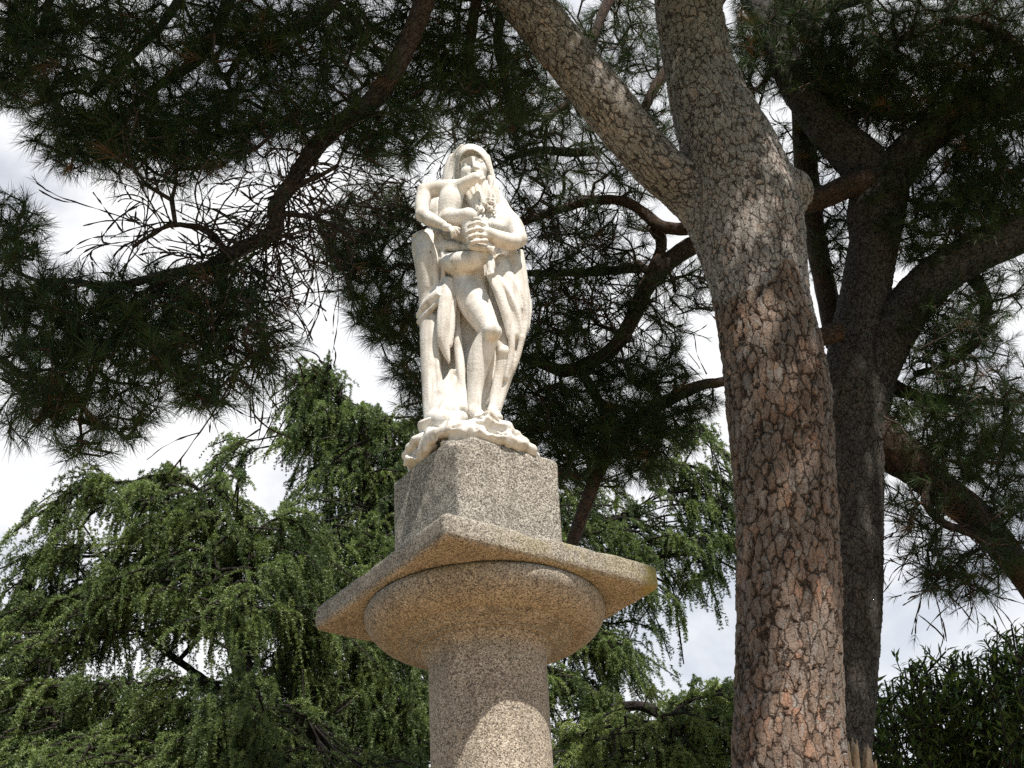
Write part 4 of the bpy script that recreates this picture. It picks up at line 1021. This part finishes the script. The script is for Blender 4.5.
foliage(pine2, B2, S2, bare2, SK2, 200, shade=canopy(9500, 4.2, 6.6, 6.4, 5.4, 11.0, 13.6, 302, gap=.42))
# ------------------------------------------------------------------ cedars
def strands(O, H, Ls, r, G, node=.024, M=11, nl=.036, nw=.010, splay=.5):
    """drooping shoots set with short needles."""
    n = len(O); K = int(np.ceil(Ls.max() / node)); Vs, tn = [], []
    down = np.array([0, 0, -1.0])
    base_t = np.clip(G + r.normal(0, .13, n), 0, 1)
    wig = r.normal(size=(n, 3)) * .06
    prev = O
    for k in range(K):
        s = (k + r.uniform(-.2, .2, n)) * node; t = np.clip(s / Ls, 0, 1)
        ok = s <= Ls
        if not ok.any(): break
        p = O + H * (Ls * splay * 1.3 * (1 - (1 - t) ** 2))[:, None] + down * (Ls * (t ** 1.6) * .95)[:, None] + wig * np.sin(t * 5)[:, None] * Ls[:, None]
        tg = nrm(H * (splay * 2.6 * (1 - t))[:, None] + down * (1.5 * t ** .6)[:, None])
        p, tg_ = p[ok], tg[ok]; m_ = len(p)
        rd = nrm(r.normal(size=(m_, M, 3)))
        d = nrm(rd + tg_[:, None, :] * .55)
        ln = nl * r.uniform(.6, 1.25, (m_, M, 1)) * (1 - .35 * t[ok])[:, None, None]
        wv = nrm(np.cross(d, nrm(r.normal(size=(m_, M, 3))))) * nw * .5 * r.uniform(.7, 1.3, (m_, M, 1))
        b = p[:, None, :] + r.normal(size=(m_, M, 3)) * .006
        V = np.stack([b - wv, b + wv, b + d * ln], 2)
        Vs.append(V.reshape(-1, 3))
        tn.append(np.repeat(np.clip(base_t[ok][:, None] * .85 + r.uniform(-.1, .25, (m_, M)) + .15 * (1 - t[ok])[:, None], 0, 1).ravel(), 3))
    V = np.vstack(Vs); T = np.arange(len(V)).reshape(-1, 3)
    return V, T, np.concatenate(tn)

def cedar(label, trunk, Y, arcs, pads_, seed, scale=1.0, limbs=(), ext=(), group='cedars behind the column', name='cedar_tree', nl=.036, nw=.010, Lr=(.22, .62), leafm=None):
    r = np.random.default_rng(seed)
    Pm_, Rm_ = down_to_ground(*path(trunk, Y))
    base = np.array([Pm_[0][0], Pm_[0][1], 0.0])
    root = thing(name, label, 'tree', base, group)
    limb_mesh('trunk', Pm_, Rm_, M_CBARK, root, base, 14)
    O, H, Ls, G = [], [], [], []
    skel = [catmull(Pm_, 6)]
    acc = Acc()
    for a in list(arcs):
        pts, dens, hang, nclone, spread = a
        for c_ in range(nclone):
            dy = (c_ - (nclone - 1) / 2) / max(nclone, 1) * spread * 2 + r.uniform(-.1, .1)
            jit = r.normal(size=2) * (0 if c_ == nclone // 2 else 5)
            Pw, Rw = path([(p[0] + jit[0], p[1] + jit[1], 1.6) for p in pts], Y + dy)
            Q = catmull(Pw, 8)
            f = np.linspace(1.0, .25, len(Q))
            tube(acc, Q - base, .011 * f, 5)
            L = np.linalg.norm(np.diff(Q, axis=0), axis=1).sum()
            nb = max(int(L * dens * .115), 3); m_ = int(L * dens * 1.35)
            u = r.uniform(0, 1, nb) ** .85 * (len(Q) - 1.001); i = u.astype(int); fr = (u - i)[:, None]
            b0 = Q[i] * (1 - fr) + Q[i + 1] * fr
            tg = nrm(Q[i + 1] - Q[i])
            bd = nrm(tg * r.uniform(.2, 1.2, (nb, 1)) + r.normal(size=(nb, 3)) * np.array([.6, .9, .22]) + np.array([0, 0, .12]))
            bl = r.uniform(.28, .85, nb) * (.55 + .45 * hang / .6)
            w_ = r.integers(0, nb, m_); tt = r.uniform(0, 1, m_) ** .8
            dn = np.array([0, 0, -1.0])
            p = b0[w_] + bd[w_] * (bl[w_] * tt)[:, None] + dn * (bl[w_] * .55 * tt ** 2)[:, None] + r.normal(size=(m_, 3)) * .022 + np.array([0, 0, .02])
            h = nrm(bd[w_] + np.array([0, 0, -.5]) * tt[:, None] + r.normal(size=(m_, 3)) * .42)
            O.append(p); H.append(h); Ls.append(hang * r.uniform(.22, .72, m_) * (1 - .35 * tt)); G.append(np.clip(r.normal(.42, .26, nb), 0, 1)[w_])
            e1 = b0 + bd * (bl * .5)[:, None] + dn * (bl * .14)[:, None]; e2 = b0 + bd * bl[:, None] + dn * (bl * .55)[:, None]
            sticks(acc, b0 - base, e1 - base, np.full(nb, .006), np.full(nb, .005), 3); sticks(acc, e1 - base, e2 - base, np.full(nb, .005), np.full(nb, .002), 3)
            skel.append(Q)
    for l in limbs:
        Pw, Rw = path(l, Y + r.uniform(-.3, .3)); Q, _ = limb_mesh('limb', Pw, Rw, M_CBARK, root, base, 8, jit=.02); skel.append(Q)
    if len(pads_):
        A_ = pads([(a, b, c_, d, n, Y + e, f) for a, b, c_, d, n, e, f in [(*q_[:4], int(q_[4] * 1.3), *q_[5:]) for q_ in pads_]], seed + 1)
        m_ = len(A_)
        # sub-branches carry the strands: gather strands on short level sprays
        ns = max(m_ // 7, 1)
        ctr = A_[r.permutation(m_)[:ns]]
        dirn = nrm(np.stack([ctr[:, 0] - base[0] + r.normal(size=ns) * .6, ctr[:, 1] - base[1] + r.normal(size=ns) * .6, r.normal(size=ns) * .12], -1))
        w_ = r.integers(0, ns, m_)
        tt = r.uniform(-.5, .5, m_)
        p = ctr[w_] + dirn[w_] * (tt * .62)[:, None] + r.normal(size=(m_, 3)) * np.array([.05, .05, .03]) - np.array([0, 0, 1.0]) * (np.abs(tt + .5) ** 2 * .16)[:, None]
        O.append(p); H.append(nrm(dirn[w_] + r.normal(size=(m_, 3)) * .55)); Ls.append(r.uniform(*Lr, m_) * .8); G.append(np.clip(r.normal(.38, .26, ns), 0, 1)[w_])
        a0 = ctr - dirn * .24; b0 = ctr + dirn * .26 - np.array([0, 0, .12])
        sticks(acc, a0 - base, ctr - base, np.full(ns, .007), np.full(ns, .006)); sticks(acc, ctr - base, b0 - base, np.full(ns, .006), np.full(ns, .003))
        # tie each spray to the nearest wood
        S_ = np.vstack(skel); j = np.array([((S_ - a) ** 2).sum(1).argmin() for a in a0])
        mid = (S_[j] + a0) / 2 - np.array([0, 0, .05])
        sticks(acc, S_[j] - base, mid - base, np.full(ns, .009), np.full(ns, .008)); sticks(acc, mid - base, a0 - base, np.full(ns, .008), np.full(ns, .006))
    acc.build('branches', M_CBARK, root)
    V, T, tn = strands(np.vstack(O), nrm(np.vstack(H)), np.concatenate(Ls) * scale, r, np.concatenate(G), nl=nl, nw=nw)
    new_mesh('crown', V - base, [T], leafm or M_CEDAR, root, smooth=False, attrs={'tint': ('FLOAT', tn)})

YA, YB, YCc = 16.0, 14.6, 17.0
D0, HG = 62, .62
cedar('tall weeping cedar with a nodding pointed tip, its dark trunk just left of the column',
      [(392, 790, 17), (384, 740, 15), (378, 690, 14), (373, 640, 12), (371, 580, 10), (367, 520, 9), (360, 470, 7), (350, 425, 5.5), (338, 392, 3), (327, 368, 1.6), (319, 360, 1)], YA,
      [([(332, 388), (326, 379), (318, 376), (310, 381), (303, 392), (299, 404)], 210, .32, 2, .06), ([(334, 394), (327, 388), (318, 392), (313, 402)], 180, .34, 2, .08), ([(335, 398), (341, 402), (346, 412), (349, 424)], 140, .40, 3, .12),
       ([(345, 416), (332, 414), (320, 422), (312, 438), (308, 454)], 60, .42, 2, .2), ([(350, 432), (362, 424), (374, 424), (384, 434)], 60, .5, 2, .25), ([(352, 440), (375, 422), (392, 427), (405, 438), (412, 452)], 65, .5, 3, .3),
       ([(350, 440), (322, 436), (300, 441), (270, 446), (245, 452), (228, 462), (220, 474)], 75, .34, 2, .12), ([(356, 452), (338, 456), (324, 470)], D0, .5, 2, .3),
       ([(360, 460), (380, 440), (398, 448), (410, 465)], D0, .7, 3, .5), ([(364, 490), (385, 475), (400, 488), (412, 510)], D0, .7, 3, .5), ([(366, 500), (345, 497), (325, 510), (312, 530)], D0, .6, 2, .4),
       ([(370, 540), (345, 535), (320, 545), (300, 560), (286, 580)], D0, .6, 3, .5), ([(372, 590), (340, 585), (305, 600), (280, 620)], D0, .6, 3, .6), ([(376, 640), (345, 640), (310, 655), (285, 680)], D0, .6, 3, .6),
       ([(374, 560), (395, 555), (420, 570)], D0, .6, 3, .6), ([(378, 650), (400, 655), (430, 675)], D0, .6, 3, .6), ([(380, 700), (340, 700), (300, 712), (270, 730)], D0, .6, 3, .6), ([(382, 715), (410, 715), (440, 735)], D0, .6, 3, .5)],
      [(332, 402, 7, 12, 20, 0, .15), (345, 440, 34, 30, 120, 0, .4), (380, 450, 28, 35, 130, 0, .5), (355, 500, 38, 40, 130, 0, .5), (395, 500, 22, 50, 120, .2, .5), (340, 580, 50, 40, 110, .1, .6), (400, 590, 30, 50, 90, .3, .5), (330, 690, 60, 40, 140, 0, .8), (400, 700, 40, 50, 130, .3, .6), (400, 755, 50, 30, 120, -.2, .6), (330, 750, 50, 30, 110, -.2, .8), (372, 590, 30, 60, 190, -.8, .2), (380, 690, 34, 55, 230, -.8, .2), (385, 750, 36, 30, 130, -.8, .2), (320, 600, 40, 40, 90, .6, .5), (300, 720, 50, 40, 120, .8, .5), (368, 520, 24, 40, 80, -.6, .2), (322, 388, 6, 12, 24, 0, .1), (335, 420, 14, 14, 50, 0, .2)], 501)
cedar('broad round-topped weeping cedar at the far left, with sky gaps under its layered boughs',
      [(262, 790, 16), (258, 740, 14), (250, 700, 12), (240, 660, 10), (230, 620, 9), (222, 580, 8), (214, 545, 7), (206, 515, 5.5), (200, 502, 4), (194, 494, 2)], YB,
      [([(200, 492), (180, 477), (158, 478), (136, 483), (112, 484), (93, 483), (74, 491), (62, 502), (54, 514)], 66, .38, 3, .2), ([(202, 500), (180, 490), (140, 494), (112, 502), (92, 514), (80, 530)], 50, .4, 2, .25),
       ([(198, 490), (210, 484), (224, 494), (238, 510), (250, 530)], 70, .5, 3, .45), ([(205, 505), (190, 500), (172, 508), (160, 525)], 66, .55, 2, .4), ([(190, 483), (178, 480), (165, 488), (150, 500)], 66, .45, 3, .5),
       ([(225, 580), (236, 555), (258, 530), (275, 520), (292, 524), (306, 536)], 66, .45, 3, .4), ([(228, 590), (250, 560), (272, 548), (296, 552), (312, 565)], D0, .5, 2, .4),
       ([(222, 575), (200, 558), (165, 551), (136, 551), (100, 553), (71, 554), (48, 564), (32, 582), (24, 598)], 66, .45, 3, .3), ([(222, 570), (185, 562), (150, 566), (110, 575), (75, 590), (50, 606)], D0, .5, 3, .5), ([(220, 568), (250, 566), (275, 574), (300, 590)], D0, .55, 3, .5),
       ([(230, 620), (180, 602), (130, 604), (85, 608), (48, 606), (20, 615), (-5, 630)], 66, .5, 4, .5), ([(236, 640), (260, 615), (290, 612), (315, 625)], D0, .5, 3, .5),
       ([(240, 655), (200, 634), (160, 632), (120, 636), (70, 640)], 34, .35, 2, .5), ([(246, 690), (180, 690), (120, 692), (60, 695), (0, 700)], D0, .5, 4, .6),
       ([(252, 710), (200, 706), (150, 712), (100, 728), (60, 745)], D0, .5, 3, .7), ([(255, 720), (280, 712), (305, 725)], D0, .5, 3, .6), ([(258, 750), (220, 735), (190, 745), (160, 765)], 66, .4, 3, .6), ([(60, 720), (30, 720), (0, 735)], D0, .5, 3, .6)],
      [(195, 505, 45, 20, 130, 0, .5), (150, 510, 40, 18, 60, 0, .5), (215, 540, 32, 26, 80, 0, .5), (170, 582, 60, 20, 110, 0, .6), (95, 588, 42, 20, 80, 0, .5), (250, 590, 40, 30, 130, .1, .6), (40, 648, 40, 34, 120, 0, .6), (110, 622, 45, 14, 45, 0, .5), (200, 615, 50, 14, 50, .1, .6), (15, 700, 35, 50, 200, 0, .7), (75, 730, 50, 35, 190, 0, .8), (150, 745, 60, 26, 190, 0, .8), (230, 745, 50, 28, 190, -.1, .8), (200, 722, 70, 12, 70, 0, .6), (80, 702, 40, 10, 30, 0, .5), (290, 660, 30, 60, 110, .4, .6), (290, 745, 40, 26, 100, 0, .6), (20, 755, 60, 25, 200, -.3, .6), (120, 765, 120, 25, 260, -.4, .7), (300, 765, 100, 25, 240, -.3, .7), (40, 700, 50, 26, 90, .4, .6), (350, 640, 50, 40, 120, .8, .6), (345, 700, 60, 40, 140, .8, .6), (246, 690, 26, 40, 130, -.9, .2), (258, 750, 44, 30, 170, -.9, .3), (228, 610, 30, 45, 110, -.8, .2), (60, 745, 60, 25, 120, .8, .5), (180, 755, 80, 20, 140, .9, .5)], 502,
      limbs=[[(250, 702, 4), (222, 690, 3.8), (195, 672, 3.4), (170, 654, 3.2), (150, 640, 2.6), (135, 630, 2)], [(252, 705, 4.5), (220, 706, 4), (180, 702, 3.6), (140, 705, 3), (90, 700, 2.4), (50, 698, 2)], [(178, 662, 2), (196, 640, 1.8), (215, 622, 1.6), (232, 612, 1.2)]])
cedar('weeping cedar right of the column, with long drooping fringes against the sky',
      [(498, 790, 18), (496, 720, 16), (495, 650, 13), (496, 580, 10), (500, 520, 7), (506, 485, 4)], YCc,
      [([(506, 500), (560, 480), (610, 462), (650, 442), (680, 432), (700, 436), (717, 450), (728, 470), (732, 488)], 46, .42, 2, .2), ([(520, 510), (580, 490), (630, 470), (665, 460), (690, 465)], 50, .45, 2, .35),
       ([(500, 540), (560, 530), (600, 520), (630, 511), (660, 494), (690, 490), (715, 500), (735, 516)], 44, .38, 2, .2), ([(500, 550), (560, 540), (620, 530), (670, 515), (710, 520), (738, 540)], 40, .45, 2, .25),
       ([(497, 580), (560, 560), (610, 552), (655, 545), (695, 543), (730, 548), (750, 560)], 52, .45, 2, .2), ([(660, 545), (690, 548), (706, 565), (711, 584)], 46, .36, 2, .15), ([(620, 552), (650, 560), (668, 580), (676, 598)], 46, .38, 2, .15),
       ([(497, 590), (560, 575), (610, 575), (640, 590), (655, 612)], 48, .45, 2, .3), ([(496, 630), (540, 628), (580, 636), (605, 652), (618, 678)], D0, .55, 3, .4), ([(560, 632), (600, 640), (624, 655), (632, 680)], 36, .35, 2, .2), ([(496, 660), (540, 665), (580, 680), (600, 705)], D0, .55, 3, .4)],
      [(590, 520, 45, 30, 130, 0, .5), (575, 560, 30, 30, 80, 0, .5), (640, 530, 50, 20, 70, 0, .5), (700, 530, 35, 16, 30, 0, .4), (720, 556, 20, 12, 12, 0, .3), (620, 570, 40, 22, 60, 0, .4), (575, 650, 32, 40, 100, 0, .5), (610, 640, 25, 30, 50, 0, .4), (580, 710, 40, 30, 110, 0, .5), (705, 485, 24, 16, 24, 0, .3), (560, 500, 20, 25, 40, 0, .3), (500, 520, 40, 35, 160, 0, .6), (497, 600, 45, 45, 220, 0, .7), (496, 690, 45, 50, 220, 0, .8), (470, 560, 40, 60, 120, .2, .6)], 503,
      limbs=[[(497, 600, 6), (540, 585, 5), (590, 572, 4), (640, 560, 3), (690, 553, 2.2)], [(497, 560, 6), (545, 545, 4.5), (590, 530, 3.5), (640, 515, 2.5)]])
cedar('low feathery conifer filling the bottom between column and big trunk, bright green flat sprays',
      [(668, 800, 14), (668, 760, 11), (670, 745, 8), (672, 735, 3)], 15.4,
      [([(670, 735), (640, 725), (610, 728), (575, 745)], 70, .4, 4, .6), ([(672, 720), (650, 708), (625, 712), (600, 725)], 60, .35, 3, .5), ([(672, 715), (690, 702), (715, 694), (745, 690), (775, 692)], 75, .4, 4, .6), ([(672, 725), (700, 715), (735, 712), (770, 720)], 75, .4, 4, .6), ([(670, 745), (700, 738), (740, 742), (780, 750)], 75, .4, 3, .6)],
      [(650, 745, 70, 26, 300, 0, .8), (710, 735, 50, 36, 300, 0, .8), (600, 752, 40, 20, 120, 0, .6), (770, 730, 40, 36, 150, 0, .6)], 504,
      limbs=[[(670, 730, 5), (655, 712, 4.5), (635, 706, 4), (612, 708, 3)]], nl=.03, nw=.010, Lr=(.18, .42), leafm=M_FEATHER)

# ------------------------------------------------------------------ laurel shrubs on the right
def shrub(label, base, tips, seed, leaf=(.115, .0125), nleaf=64):
    r = np.random.default_rng(seed)
    root = thing('laurel_shrub', label, 'shrub', base, 'laurel shrubs at the right')
    acc = Acc(); O, D = [], []
    for tp in tips:
        b = base + np.array([r.uniform(-.35, .35), r.uniform(-.3, .3), 0])
        mid = b + (tp - b) * .55 + np.array([r.normal() * .12, r.normal() * .12, .1])
        Q = catmull(np.array([b, mid, tp]), 40)
        tube(acc, Q - base, np.linspace(.009, .0016, len(Q)), 5)
        s = np.linalg.norm(Q - tp, axis=1)
        for k in range(nleaf):
            t = (k / nleaf) ** .85 * 1.5
            i = int(np.argmin(np.abs(s - t)))
            O.append(Q[i] + r.normal(size=3) * .015); tg = Q[min(i + 1, len(Q) - 1)] - Q[max(i - 1, 0)]; tg = tg / np.linalg.norm(tg)
            a = k * 2.4 + r.uniform(-.4, .4)
            side = np.array([math.cos(a), math.sin(a), 0]); D.append(nrm(tg * r.uniform(.5, 1.1) + side))
        # short side shoots
        for k in range(14):
            i = r.integers(24, len(Q) - 2); p0 = Q[i]; dv = nrm(np.array([r.normal(), r.normal(), r.uniform(.4, 1.4)])); L = r.uniform(.15, .45)
            sticks(acc, (p0 - base)[None], (p0 + dv * L - base)[None], np.array([.004]), np.array([.002]))
            for q_ in range(14):
                O.append(p0 + dv * L * r.uniform(.2, 1.05)); D.append(nrm(dv * r.uniform(.3, 1.0) + r.normal(size=3) * .6))
    O, D = np.array(O), np.array(D); n = len(O)
    acc.build('stems', M_CBARK, root)
    wv = nrm(np.cross(D, np.array([0, 0, 1.0]) + r.normal(size=(n, 3)) * .35)); nv = np.cross(wv, D)
    L = leaf[0] * r.uniform(.6, 1.25, (n, 1)); W = leaf[1] * r.uniform(.75, 1.2, (n, 1))
    V = np.stack([O, O + D * L * .4 - wv * W + nv * L * .05, O + D * L * .42, O + D * L * .4 + wv * W + nv * L * .05, O + D * L - nv * L * .14], 1).reshape(-1, 3)
    b = np.arange(n)[:, None] * 5
    T = np.vstack([b + np.array([[0, 1, 2]]), b + np.array([[0, 2, 3]]), b + np.array([[1, 4, 2]]), b + np.array([[2, 4, 3]])])
    new_mesh('leaves', V - base, [T], M_SHRUB, root, smooth=False, attrs={'tint': ('FLOAT', np.repeat(np.clip(r.normal(.45, .28, n), 0, 1), 5))})

def shrub_tips(cx, rx, top, n, Y, seed):
    r = np.random.default_rng(seed); out = []; n = int(n * 1.2)
    for k in range(n):
        px = cx + r.uniform(-rx, rx); y0 = np.interp(px, [t[0] for t in top], [t[1] for t in top])
        out.append(at(px, y0 + (abs(r.normal()) * 42 if k > n // 5 else r.uniform(0, 9)), Y + r.uniform(-.6, .6)))
    return np.array(out)
TOP = [(860, 668), (880, 676), (892, 680), (908, 656), (922, 682), (935, 668), (950, 652), (965, 650), (975, 640), (990, 655), (1002, 640), (1014, 620), (1030, 622), (1060, 640), (1100, 660)]
shrub('dark laurel bush lowest of the three, close beside the second pine trunk', np.array([*at(895, 768, 13.0)[:2], 0]), shrub_tips(895, 38, TOP, 34, 13.0, 61), 62)
shrub('dark laurel bush in the middle with several upright leafy shoots', np.array([*at(962, 768, 13.2)[:2], 0]), shrub_tips(962, 42, TOP, 40, 13.2, 63), 64)
shrub('tallest dark laurel bush at the right edge, with a long upright shoot', np.array([*at(1030, 768, 12.8)[:2], 0]), shrub_tips(1030, 42, TOP, 40, 12.8, 65), 66)
